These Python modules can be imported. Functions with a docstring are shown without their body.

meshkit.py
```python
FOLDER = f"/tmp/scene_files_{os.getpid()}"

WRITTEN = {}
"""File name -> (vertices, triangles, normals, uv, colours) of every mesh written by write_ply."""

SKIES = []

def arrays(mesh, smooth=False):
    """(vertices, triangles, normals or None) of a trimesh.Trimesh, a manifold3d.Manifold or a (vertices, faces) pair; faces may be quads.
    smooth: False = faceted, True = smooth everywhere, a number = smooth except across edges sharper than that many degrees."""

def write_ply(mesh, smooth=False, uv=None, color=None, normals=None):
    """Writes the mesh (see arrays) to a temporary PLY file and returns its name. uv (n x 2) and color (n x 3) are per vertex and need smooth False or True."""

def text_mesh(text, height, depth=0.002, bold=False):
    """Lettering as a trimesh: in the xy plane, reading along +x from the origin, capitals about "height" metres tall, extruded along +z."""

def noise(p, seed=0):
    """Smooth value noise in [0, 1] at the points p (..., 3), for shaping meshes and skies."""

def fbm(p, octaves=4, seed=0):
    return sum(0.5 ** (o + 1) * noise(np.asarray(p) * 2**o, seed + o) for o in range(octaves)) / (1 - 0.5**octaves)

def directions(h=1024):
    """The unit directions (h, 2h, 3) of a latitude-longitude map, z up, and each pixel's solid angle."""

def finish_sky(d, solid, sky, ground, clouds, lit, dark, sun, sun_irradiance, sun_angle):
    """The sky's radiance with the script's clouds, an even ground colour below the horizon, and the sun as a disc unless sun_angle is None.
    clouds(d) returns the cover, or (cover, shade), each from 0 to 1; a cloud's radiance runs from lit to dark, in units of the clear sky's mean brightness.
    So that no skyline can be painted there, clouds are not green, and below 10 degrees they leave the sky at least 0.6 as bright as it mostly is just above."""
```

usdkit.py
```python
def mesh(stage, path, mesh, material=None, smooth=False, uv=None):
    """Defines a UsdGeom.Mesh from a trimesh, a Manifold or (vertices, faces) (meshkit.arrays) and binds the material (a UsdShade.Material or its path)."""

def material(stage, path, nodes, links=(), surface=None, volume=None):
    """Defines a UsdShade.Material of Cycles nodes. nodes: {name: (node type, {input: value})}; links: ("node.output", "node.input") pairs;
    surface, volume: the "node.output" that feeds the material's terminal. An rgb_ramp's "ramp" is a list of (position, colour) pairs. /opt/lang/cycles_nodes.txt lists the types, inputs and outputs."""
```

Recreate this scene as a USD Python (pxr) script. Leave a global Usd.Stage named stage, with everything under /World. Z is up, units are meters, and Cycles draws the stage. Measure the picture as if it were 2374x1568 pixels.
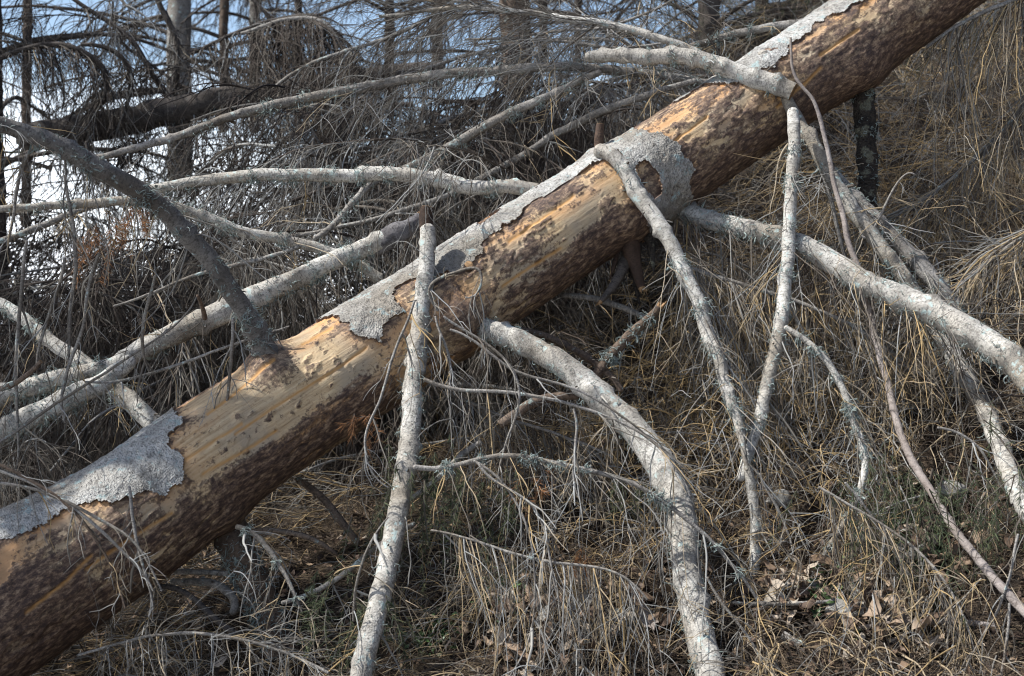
import math
import numpy as np
import usdkit
from meshkit import fbm, noise
from pxr import Usd, UsdGeom, UsdLux, UsdShade, Gf, Sdf, Vt
from scipy.interpolate import CubicSpline
from scipy import ndimage

stage = Usd.Stage.CreateInMemory()
UsdGeom.Xform.Define(stage, '/World')
# ---------------------------------------------------------------- camera, sky, sun, exposure
CZ = 1.6
camera = UsdGeom.Camera.Define(stage, '/World/camera')
camera.CreateHorizontalApertureAttr(36.0)
camera.CreateFocalLengthAttr(50.0)
camera.CreateFStopAttr(4.0)
camera.CreateFocusDistanceAttr(4.6)
camera.CreateExposureAttr(0.98)
camera.AddTranslateOp().Set((0, 0, CZ))
camera.AddRotateXOp().Set(90)

SUN = np.array([-0.58, -0.09, 0.84])
SUN /= np.linalg.norm(SUN)
elev, rot = math.asin(SUN[2]), math.atan2(SUN[0], SUN[1])
sky_mat = usdkit.material(stage, '/World/Looks/sky_air', {
    "sky": ("sky_texture", {"sky_type": "single_scattering", "sun_disc": False, "sun_elevation": elev, "sun_rotation": rot, "aerosol_density": 1.4}),
    "co": ("texture_coordinate", {}),
    "mp": ("mapping", {"scale": (1, 1, 2.6)}),
    "n": ("noise_texture", {"scale": 2.2, "detail": 6, "roughness": 0.6}),
    "sp": ("separate_xyz", {}),
    "hz": ("map_range", {"from_min": 0.02, "from_max": 0.20, "to_min": 0.40, "to_max": -0.06}),
    "ad": ("math", {"math_type": "add"}),
    "r": ("rgb_ramp", {"ramp": [(0.55, (0, 0, 0)), (0.82, (1, 1, 1))]}),
    "m": ("mix_color", {"blend_type": "mix", "b": (17.0, 17.8, 19.0)}),
    "bg": ("background_shader", {"strength": 0.102})},
    [("co.generated", "mp.vector"), ("mp.vector", "n.vector"), ("co.generated", "sp.vector"), ("sp.z", "hz.value"), ("n.fac", "ad.value1"), ("hz.result", "ad.value2"), ("ad.value", "r.fac"), ("r.color", "m.fac"), ("sky.color", "m.a"), ("m.result", "bg.color")], surface="bg.background")
sky = UsdLux.DomeLight.Define(stage, '/World/sky')
UsdShade.MaterialBindingAPI.Apply(sky.GetPrim()).Bind(sky_mat)
sun = UsdLux.DistantLight.Define(stage, '/World/sun')
sun.CreateNormalizeAttr(True)
sun.CreateIntensityAttr(1.1)
sun.CreateAngleAttr(0.9)
sun.CreateColorAttr((1.0, 0.985, 0.95))
z_ = SUN
x_ = np.cross([0, 0, 1.0], z_); x_ /= np.linalg.norm(x_)
y_ = np.cross(z_, x_)
mt = np.eye(4); mt[0, :3], mt[1, :3], mt[2, :3] = x_, y_, z_
sun.AddTransformOp().Set(Gf.Matrix4d(*mt.ravel().tolist()))

# ---------------------------------------------------------------- helpers
TX = 0.36           # half the picture's width at one metre
RNG = np.random.default_rng(11)


def P(px, py, d):
    """A pixel of the photograph (2374 wide) at depth d metres, as a point of the place."""
    return np.stack([(np.asarray(px, float) - 1187) / 1187 * TX * d, np.asarray(d, float) + 0 * np.asarray(px, float),
                     CZ + (784 - np.asarray(py, float)) / 1187 * TX * d], -1)


def to_px(p):
    return np.stack([1187 + p[..., 0] / p[..., 1] / TX * 1187, 784 - (p[..., 2] - CZ) / p[..., 1] / TX * 1187], -1)


used = {}


def numbered(parent, name):
    k = used.get((parent, name), 0)
    used[(parent, name)] = k + 1
    return f'{parent}/{name}' + (f'_{k:03d}' if k else '')


def tag(prim, label=None, cat=None, group=None, kind=None, category=None):
    cat = cat or category
    for key, val in (('label', label), ('category', cat), ('group', group), ('kind', kind)):
        if val:
            prim.SetCustomDataByKey(key, val)
    return prim


def thing(name, label, cat, group=None, kind=None):
    x = UsdGeom.Xform.Define(stage, numbered('/World', name))
    return tag(x.GetPrim(), label, cat, group, kind)


def path_of(parent):
    return '/World' if parent is None else str(parent.GetPath())


T = Sdf.ValueTypeNames


def put(name, v, f, mat, parent=None, attrs=None, smooth=True, **tags):
    v, f = np.asarray(v, float), np.asarray(f, int)
    if f.shape[1] == 4:
        f = np.vstack([f[:, [0, 1, 2]], f[:, [0, 2, 3]]])
    m = usdkit.mesh(stage, numbered(path_of(parent), name), (v, f), mat, smooth)
    for k, a in (attrs or {}).items():
        a = np.asarray(a, np.float32)
        if a.ndim == 2:
            UsdGeom.PrimvarsAPI(m).CreatePrimvar(k, T.Float3Array, 'vertex').Set(Vt.Vec3fArray.FromNumpy(a))
        else:
            UsdGeom.PrimvarsAPI(m).CreatePrimvar(k, T.FloatArray, 'vertex').Set(Vt.FloatArray.FromNumpy(a))
    return tag(m.GetPrim(), **tags)


def put_curves(name, pts, widths, tone, mat, parent=None, **tags):
    """pts (N, n, 3), widths (N, n), tone (N,)"""
    N, n, _ = pts.shape
    b = UsdGeom.BasisCurves.Define(stage, numbered(path_of(parent), name))
    b.CreateTypeAttr('cubic'); b.CreateBasisAttr('catmullRom'); b.CreateWrapAttr('pinned')
    b.CreatePointsAttr(Vt.Vec3fArray.FromNumpy(pts.reshape(-1, 3).astype(np.float32)))
    b.CreateCurveVertexCountsAttr(Vt.IntArray.FromNumpy(np.full(N, n, np.int32)))
    b.CreateWidthsAttr(Vt.FloatArray.FromNumpy(widths.ravel().astype(np.float32)))
    b.SetWidthsInterpolation('vertex')
    UsdGeom.PrimvarsAPI(b).CreatePrimvar('tone', T.FloatArray, 'uniform').Set(Vt.FloatArray.FromNumpy(np.asarray(tone, np.float32)))
    UsdShade.MaterialBindingAPI.Apply(b.GetPrim()).Bind(mat)
    return tag(b.GetPrim(), **tags)


def unit(a):
    return a / np.maximum(np.linalg.norm(a, axis=-1, keepdims=True), 1e-9)


def sstep(a, b, x):
    t = np.clip((x - a) / (b - a), 0, 1)
    return t * t * (3 - 2 * t)


# ---------------------------------------------------------------- materials
def bark_material(name, light, mid, dark, lichen=(0.30, 0.36, 0.34), lichen_amt=0.62, fleck=0.57, scale=1.0, wood=(0.33, 0.20, 0.10), relief=1.0):
    return usdkit.material(stage, '/World/Looks/' + name, {
        "rest": ("attribute", {"attribute": "rest"}),
        "rim": ("attribute", {"attribute": "rim"}), "scar": ("attribute", {"attribute": "scar"}), "scm": ("mix_color", {"b": dark}),
        "blot": ("noise_texture", {"scale": 55 * scale, "detail": 5, "roughness": 0.75}), "blr": ("rgb_ramp", {"ramp": [(0.50, (1, 1, 1)), (0.66, (0.42, 0.40, 0.38))]}), "blm": ("mix_color", {"blend_type": "multiply", "fac": 0.9}),
        "big": ("noise_texture", {"scale": 10 * scale, "detail": 6, "roughness": 0.65}),
        "bigr": ("rgb_ramp", {"ramp": [(0.32, mid), (0.62, light)]}),
        "squash": ("mapping", {"scale": (1.0, 0.45, 0.45)}),
        "fine": ("noise_texture", {"scale": 210 * scale, "detail": 3, "roughness": 0.7}),
        "finer": ("rgb_ramp", {"ramp": [(fleck - 0.07, (0, 0, 0)), (fleck + 0.09, (0.85, 0.85, 0.85))]}),
        "flk": ("mix_color", {"b": dark}),
        "vor": ("voronoi_texture", {"scale": 190 * scale}),
        "vr": ("rgb_ramp", {"ramp": [(0.0, (0.85, 0.85, 0.85)), (0.5, (1.08, 1.07, 1.05))]}),
        "mul": ("mix_color", {"blend_type": "multiply", "fac": 1.0, "use_clamp": False}),
        "lic": ("noise_texture", {"scale": 26 * scale, "detail": 5, "roughness": 0.7}),
        "licr": ("rgb_ramp", {"ramp": [(lichen_amt, (0, 0, 0)), (lichen_amt + 0.06, (1, 1, 1))]}),
        "licm": ("mix_color", {"b": lichen}),
        "woodn": ("noise_texture", {"scale": 60, "detail": 3}),
        "woodr": ("rgb_ramp", {"ramp": [(0.3, tuple(0.35 * c for c in wood)), (0.7, wood)]}),
        "rimm": ("mix_color", {}),
        "hadd": ("math", {"math_type": "add"}),
        "bump": ("bump", {"distance": 0.0025 * relief, "strength": min(1.0, 0.5 * relief)}),
        "age": ("noise_texture", {"scale": 3.2, "detail": 3}), "agr": ("rgb_ramp", {"ramp": [(0.36, (0.60, 0.55, 0.49)), (0.58, (1, 1, 1))]}), "agm": ("mix_color", {"blend_type": "multiply", "fac": 1.0}),
        "p": ("principled_bsdf", {"roughness": 0.82, "specular_ior_level": 0.25})},
        [("rest.vector", "big.vector"), ("big.fac", "bigr.fac"), ("rest.vector", "squash.vector"), ("squash.vector", "fine.vector"), ("fine.fac", "finer.fac"),
         ("rest.vector", "blot.vector"), ("blot.fac", "blr.fac"), ("rest.vector", "age.vector"), ("age.fac", "agr.fac"), ("bigr.color", "agm.a"), ("agr.color", "agm.b"), ("agm.result", "blm.a"), ("blr.color", "blm.b"), ("blm.result", "scm.a"), ("scar.fac", "scm.fac"),
         ("finer.color", "flk.fac"), ("scm.result", "flk.a"), ("rest.vector", "vor.vector"), ("vor.distance", "vr.fac"), ("flk.result", "mul.a"), ("vr.color", "mul.b"),
         ("rest.vector", "lic.vector"), ("lic.fac", "licr.fac"), ("licr.color", "licm.fac"), ("mul.result", "licm.a"),
         ("rest.vector", "woodn.vector"), ("woodn.fac", "woodr.fac"), ("licm.result", "rimm.a"), ("woodr.color", "rimm.b"), ("rim.fac", "rimm.fac"),
         ("rimm.result", "p.base_color"), ("fine.fac", "hadd.value1"), ("vor.distance", "hadd.value2"), ("hadd.value", "bump.height"), ("bump.normal", "p.normal")], surface="p.BSDF")


BARK = bark_material('pale_speckled_bark', (0.46, 0.445, 0.41), (0.23, 0.218, 0.197), (0.07, 0.064, 0.058), lichen_amt=0.585)
GREY = bark_material('grey_branch_bark', (0.27, 0.255, 0.235), (0.15, 0.14, 0.13), (0.06, 0.055, 0.05), lichen_amt=0.60, wood=(0.30, 0.27, 0.24))
BROWN = bark_material('brown_branch_bark', (0.16, 0.12, 0.09), (0.085, 0.06, 0.045), (0.03, 0.023, 0.02), lichen=(0.20, 0.24, 0.22), lichen_amt=0.60)
SHADED_GREY = bark_material('shaded_grey_bark', (0.17, 0.16, 0.15), (0.10, 0.092, 0.085), (0.04, 0.036, 0.033), lichen=(0.22, 0.27, 0.27), lichen_amt=0.60)  # darker grey bark; its branch's shaded side is put into the colour
DARK = bark_material('dark_dead_bark', (0.08, 0.068, 0.06), (0.045, 0.038, 0.033), (0.015, 0.012, 0.01), lichen=(0.14, 0.17, 0.16), lichen_amt=0.66)
BLACK = bark_material('near_black_bark', (0.055, 0.045, 0.036), (0.022, 0.018, 0.015), (0.008, 0.007, 0.006), lichen=(0.11, 0.105, 0.075), lichen_amt=0.55, relief=2.5, scale=0.7)  # near-black bark of the hanging stub and the splinters
PINK = bark_material('smooth_sapling_bark', (0.27, 0.24, 0.225), (0.165, 0.14, 0.128), (0.12, 0.10, 0.09), lichen_amt=0.72, fleck=0.66)
SPLINTER = bark_material('weathered_splintered_wood', (0.15, 0.145, 0.15), (0.075, 0.07, 0.075), (0.03, 0.028, 0.03), lichen_amt=0.8, scale=0.6)
PLATE = bark_material('scaly_trunk_bark', (0.40, 0.393, 0.372), (0.21, 0.205, 0.192), (0.05, 0.047, 0.045), lichen=(0.24, 0.29, 0.28), lichen_amt=0.57, wood=(0.16, 0.085, 0.045), relief=1.6)
RUST = bark_material('rusty_rotten_wood', (0.075, 0.046, 0.031), (0.038, 0.024, 0.017), (0.02, 0.013, 0.01), lichen_amt=0.8)

WOOD = usdkit.material(stage, '/World/Looks/stripped_trunk_wood', {
    "rest": ("attribute", {"attribute": "rest"}), "stain_shade": ("attribute", {"attribute": "stain_shade"}), "ochre": ("attribute", {"attribute": "ochre"}), "crack": ("attribute", {"attribute": "crack"}),
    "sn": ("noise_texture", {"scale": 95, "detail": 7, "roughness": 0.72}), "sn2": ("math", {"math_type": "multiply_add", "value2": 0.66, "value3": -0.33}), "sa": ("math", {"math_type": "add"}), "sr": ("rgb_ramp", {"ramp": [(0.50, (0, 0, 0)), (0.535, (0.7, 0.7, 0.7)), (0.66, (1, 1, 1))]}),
    "mp": ("mapping", {"scale": (0.06, 1.0, 1.0)}),
    "grain": ("noise_texture", {"scale": 120, "detail": 5, "roughness": 0.7, "distortion": 0.3}),
    "gr": ("rgb_ramp", {"ramp": [(0.30, (0.24, 0.16, 0.085)), (0.48, (0.42, 0.305, 0.175)), (0.70, (0.53, 0.41, 0.255))]}),
    "gal": ("noise_texture", {"scale": 70, "detail": 6, "roughness": 0.75, "distortion": 1.2}),
    "galr": ("rgb_ramp", {"ramp": [(0.54, (0, 0, 0)), (0.66, (1, 1, 1))]}),
    "galm": ("mix_color", {"b": (0.20, 0.115, 0.055)}),
    "galf": ("math", {"math_type": "multiply", "value2": 0.75}),
    "wx": ("noise_texture", {"scale": 5, "detail": 4, "roughness": 0.6}), "wxr": ("rgb_ramp", {"ramp": [(0.42, (0, 0, 0)), (0.62, (0.8, 0.8, 0.8))]}), "wxm": ("mix_color", {"b": (0.27, 0.225, 0.165)}),
    "och": ("mix_color", {"b": (0.44, 0.20, 0.06)}),
    "dmp": ("mapping", {"scale": (0.45, 1.0, 1.0)}), "dk": ("noise_texture", {"scale": 75, "detail": 7, "roughness": 0.78}),
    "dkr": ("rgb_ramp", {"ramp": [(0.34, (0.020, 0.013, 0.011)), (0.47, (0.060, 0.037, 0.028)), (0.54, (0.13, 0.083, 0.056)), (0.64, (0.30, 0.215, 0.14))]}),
    "st": ("mix_color", {}),
    "ck": ("mix_color", {"b": (0.42, 0.22, 0.07)}),
    "h": ("math", {"math_type": "add"}),
    "bump": ("bump", {"distance": 0.004, "strength": 0.7}),
    "p": ("principled_bsdf", {"roughness": 0.7, "specular_ior_level": 0.3})},
    [("rest.vector", "mp.vector"), ("mp.vector", "grain.vector"), ("grain.fac", "gr.fac"), ("rest.vector", "gal.vector"), ("gal.fac", "galr.fac"), ("galr.color", "galf.value1"), ("galf.value", "galm.fac"),
     ("gr.color", "galm.a"), ("ochre.fac", "och.fac"), ("rest.vector", "wx.vector"), ("wx.fac", "wxr.fac"), ("wxr.color", "wxm.fac"), ("galm.result", "wxm.a"), ("wxm.result", "och.a"), ("rest.vector", "dmp.vector"), ("dmp.vector", "dk.vector"), ("dk.fac", "dkr.fac"), ("rest.vector", "sn.vector"), ("sn.fac", "sn2.value1"), ("sn2.value", "sa.value1"), ("stain_shade.fac", "sa.value2"), ("sa.value", "sr.fac"), ("sr.color", "st.fac"), ("och.result", "st.a"), ("dkr.color", "st.b"),
     ("crack.fac", "ck.fac"), ("st.result", "ck.a"), ("ck.result", "p.base_color"), ("grain.fac", "h.value1"), ("dk.fac", "h.value2"), ("h.value", "bump.height"), ("bump.normal", "p.normal")], surface="p.BSDF")


def twig_material(name, ramp):
    return usdkit.material(stage, '/World/Looks/' + name, {
        "t": ("attribute", {"attribute": "tone"}), "r": ("rgb_ramp", {"ramp": ramp}), "p": ("principled_bsdf", {"roughness": 0.7, "specular_ior_level": 0.2})},
        [("t.fac", "r.fac"), ("r.color", "p.base_color")], surface="p.BSDF")


TWIG = twig_material('dead_twig_bark', [(0, (0.014, 0.011, 0.010)), (0.25, (0.050, 0.037, 0.028)), (0.5, (0.112, 0.097, 0.078)), (0.75, (0.243, 0.243, 0.232)), (1, (0.315, 0.222, 0.108))])
NEEDLE = twig_material('fallen_needles', [(0, (0.030, 0.022, 0.017)), (0.5, (0.085, 0.060, 0.040)), (1, (0.21, 0.155, 0.095))])
GREEN = twig_material('green_needles', [(0, (0.02, 0.030, 0.016)), (0.6, (0.045, 0.058, 0.028)), (1, (0.09, 0.095, 0.045))])
ORANGE = twig_material('rust_needles', [(0, (0.11, 0.05, 0.022)), (1, (0.25, 0.12, 0.05))])
LICHEN = twig_material('blue_grey_lichen', [(0, (0.09, 0.11, 0.10)), (1, (0.27, 0.31, 0.285))])
LITTER = usdkit.material(stage, '/World/Looks/dry_leaf_litter', {
    "t": ("attribute", {"attribute": "tone"}), "r": ("rgb_ramp", {"ramp": [(0, (0.03, 0.02, 0.015)), (0.5, (0.10, 0.062, 0.04)), (0.9, (0.21, 0.145, 0.09)), (1, (0.33, 0.28, 0.22))]}),
    "p": ("principled_bsdf", {"roughness": 0.75, "specular_ior_level": 0.25})}, [("t.fac", "r.fac"), ("r.color", "p.base_color")], surface="p.BSDF")
PALE = usdkit.material(stage, '/World/Looks/pale_dead_leaf', {
    "t": ("attribute", {"attribute": "tone"}), "r": ("rgb_ramp", {"ramp": [(0, (0.07, 0.045, 0.03)), (0.4, (0.18, 0.12, 0.075)), (0.75, (0.30, 0.24, 0.18)), (1, (0.27, 0.235, 0.19))]}),
    "p": ("principled_bsdf", {"roughness": 0.7, "specular_ior_level": 0.3})}, [("t.fac", "r.fac"), ("r.color", "p.base_color")], surface="p.BSDF")
LEAF = usdkit.material(stage, '/World/Looks/green_leaf', {"t": ("attribute", {"attribute": "tone"}), "r": ("rgb_ramp", {"ramp": [(0, (0.025, 0.05, 0.015)), (1, (0.07, 0.12, 0.035))]}),
    "p": ("principled_bsdf", {"roughness": 0.5})}, [("t.fac", "r.fac"), ("r.color", "p.base_color")], surface="p.BSDF")
SOIL = usdkit.material(stage, '/World/Looks/forest_soil', {
    "g": ("geometry", {}), "n": ("noise_texture", {"scale": 9, "detail": 8, "roughness": 0.7}),
    "r": ("rgb_ramp", {"ramp": [(0.3, (0.018, 0.014, 0.011)), (0.5, (0.045, 0.034, 0.025)), (0.7, (0.09, 0.067, 0.047))]}),
    "f": ("noise_texture", {"scale": 160, "detail": 4}), "b": ("bump", {"distance": 0.02, "strength": 1.0}), "p": ("principled_bsdf", {"roughness": 0.95, "specular_ior_level": 0.1})},
    [("g.position", "n.vector"), ("n.fac", "r.fac"), ("r.color", "p.base_color"), ("g.position", "f.vector"), ("f.fac", "b.height"), ("b.normal", "p.normal")], surface="p.BSDF")
STONE = usdkit.material(stage, '/World/Looks/grey_stone', {
    "g": ("geometry", {}), "n": ("noise_texture", {"scale": 24, "detail": 8, "roughness": 0.7}),
    "r": ("rgb_ramp", {"ramp": [(0.3, (0.10, 0.095, 0.085)), (0.55, (0.22, 0.21, 0.19)), (0.75, (0.36, 0.35, 0.32))]}),
    "b": ("bump", {"distance": 0.01, "strength": 0.8}), "p": ("principled_bsdf", {"roughness": 0.9})},
    [("g.position", "n.vector"), ("n.fac", "r.fac"), ("r.color", "p.base_color"), ("n.fac", "b.height"), ("b.normal", "p.normal")], surface="p.BSDF")
MOSS = usdkit.material(stage, '/World/Looks/green_moss', {
    "g": ("geometry", {}), "n": ("noise_texture", {"scale": 120, "detail": 4}), "r": ("rgb_ramp", {"ramp": [(0.3, (0.03, 0.05, 0.015)), (0.7, (0.12, 0.17, 0.05))]}),
    "b": ("bump", {"distance": 0.01}), "p": ("principled_bsdf", {"roughness": 0.95})},
    [("g.position", "n.vector"), ("n.fac", "r.fac"), ("r.color", "p.base_color"), ("n.fac", "b.height"), ("b.normal", "p.normal")], surface="p.BSDF")


# ---------------------------------------------------------------- the ground
def G(x, y):
    x, y = np.asarray(x, float), np.asarray(y, float)
    w = sstep(-0.5, 1.6, x)
    xr = np.clip(x, 0, None)
    side = 0.19 * x + np.where(xr < 4, 0.06 * xr ** 1.5, 0.48 + 0.30 * (xr - 4))
    left = 0.65 * np.tanh((y - 4) / 1.3)
    right = 2.0 * np.tanh((y - 4) / 4.0) + 0.9 * sstep(5.5, 9.5, y)
    return CZ - 1.0 + side + left * (1 - w) + right * w


def ground_z(x, y):
    p = np.stack([x, y, 0 * x], -1)
    near = np.clip(1.6 - np.hypot(x, y - 5) / 14, 0.1, 1)
    return G(x, y) + near * (0.30 * (fbm(p * 1.3, 3, 5) - 0.5) + 0.11 * (fbm(p * 6, 4, 9) - 0.5))


xs = np.concatenate([-np.geomspace(400, 3.3, 24), np.linspace(-3.2, 3.4, 221), np.geomspace(3.5, 400, 24)])
ys = np.concatenate([[-60, -20, -6, -2, 0, 1.2, 2.0], np.linspace(2.4, 9, 180), np.geomspace(9.2, 500, 26)])
gx, gy = np.meshgrid(xs, ys, indexing='ij')
gv = np.stack([gx, gy, ground_z(gx, gy)], -1).reshape(-1, 3)
ii, jj = np.meshgrid(np.arange(len(xs) - 1), np.arange(len(ys) - 1), indexing='ij')
a = ii * len(ys) + jj
gf = np.stack([a, a + len(ys), a + len(ys) + 1, a + 1], -1).reshape(-1, 4)
put('ground', gv, gf, SOIL, kind='structure', label='brown forest soil of the slope under the fallen tree', category=None) if False else put('ground', gv, gf, SOIL, kind='structure')


# ---------------------------------------------------------------- limbs (tapered, knotty tubes)
def spline(pts, rad, step):
    pts, rad = np.asarray(pts, float), np.asarray(rad, float)
    t = np.concatenate([[0], np.cumsum(np.linalg.norm(np.diff(pts, axis=0), axis=1))])
    n = max(4, int(t[-1] / step) + 1)
    s = np.linspace(0, t[-1], n)
    q = CubicSpline(t, pts)(s) if len(pts) > 2 else np.stack([np.interp(s, t, pts[:, k]) for k in range(3)], 1)
    return q, np.interp(s, t, rad), s


def frames(q):
    t = unit(np.gradient(q, axis=0))
    u = np.zeros_like(q)
    a = np.array([0, -1.0, 0]) if abs(t[0][1]) < 0.9 else np.array([1.0, 0, 0])
    u[0] = unit(a - t[0] * (a @ t[0]))
    for i in range(1, len(q)):
        w = u[i - 1] - t[i] * (u[i - 1] @ t[i])
        u[i] = unit(w)
    return t, u, np.cross(t, u)


class Limb:
    """Centre line and radii of a branch in the place, from pixels of the photograph and depths."""

    def __init__(self, px, width, depth, seed=0, wander=0.25):
        px = np.asarray(px, float)
        n = len(px)
        al = np.concatenate([[0], np.cumsum(np.hypot(*np.diff(px, axis=0).T))]); al /= al[-1]
        wd = np.interp(al, np.linspace(0, 1, len(width)), width)
        dp = np.interp(al, np.linspace(0, 1, len(depth)), depth)
        p = P(px[:, 0], px[:, 1], dp)
        r = 0.92 * wd / 2 / 1187 * TX * dp
        step = max(0.008, 0.55 * r.mean())
        self.q, self.r, self.s = spline(p, r, step)
        k = np.stack([self.s * 9, 0 * self.s, 0 * self.s + seed * 3.7], -1)
        off = np.stack([fbm(k, 3, seed + j) - 0.5 for j in range(3)], -1) * (wander * 2 * self.r[:, None] + 0.006)
        self.q = self.q + off * np.minimum(1, np.minimum(self.s, self.s[-1] - self.s) / 0.08)[:, None]
        self.seed = seed

    def at(self, f):
        i = np.clip(np.asarray(f) * (len(self.q) - 1), 0, len(self.q) - 1.001)
        j = i.astype(int); w = (i - j)[..., None]
        return self.q[j] * (1 - w) + self.q[j + 1] * w, unit(self.q[j + 1] - self.q[j]), self.r[j]


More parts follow.
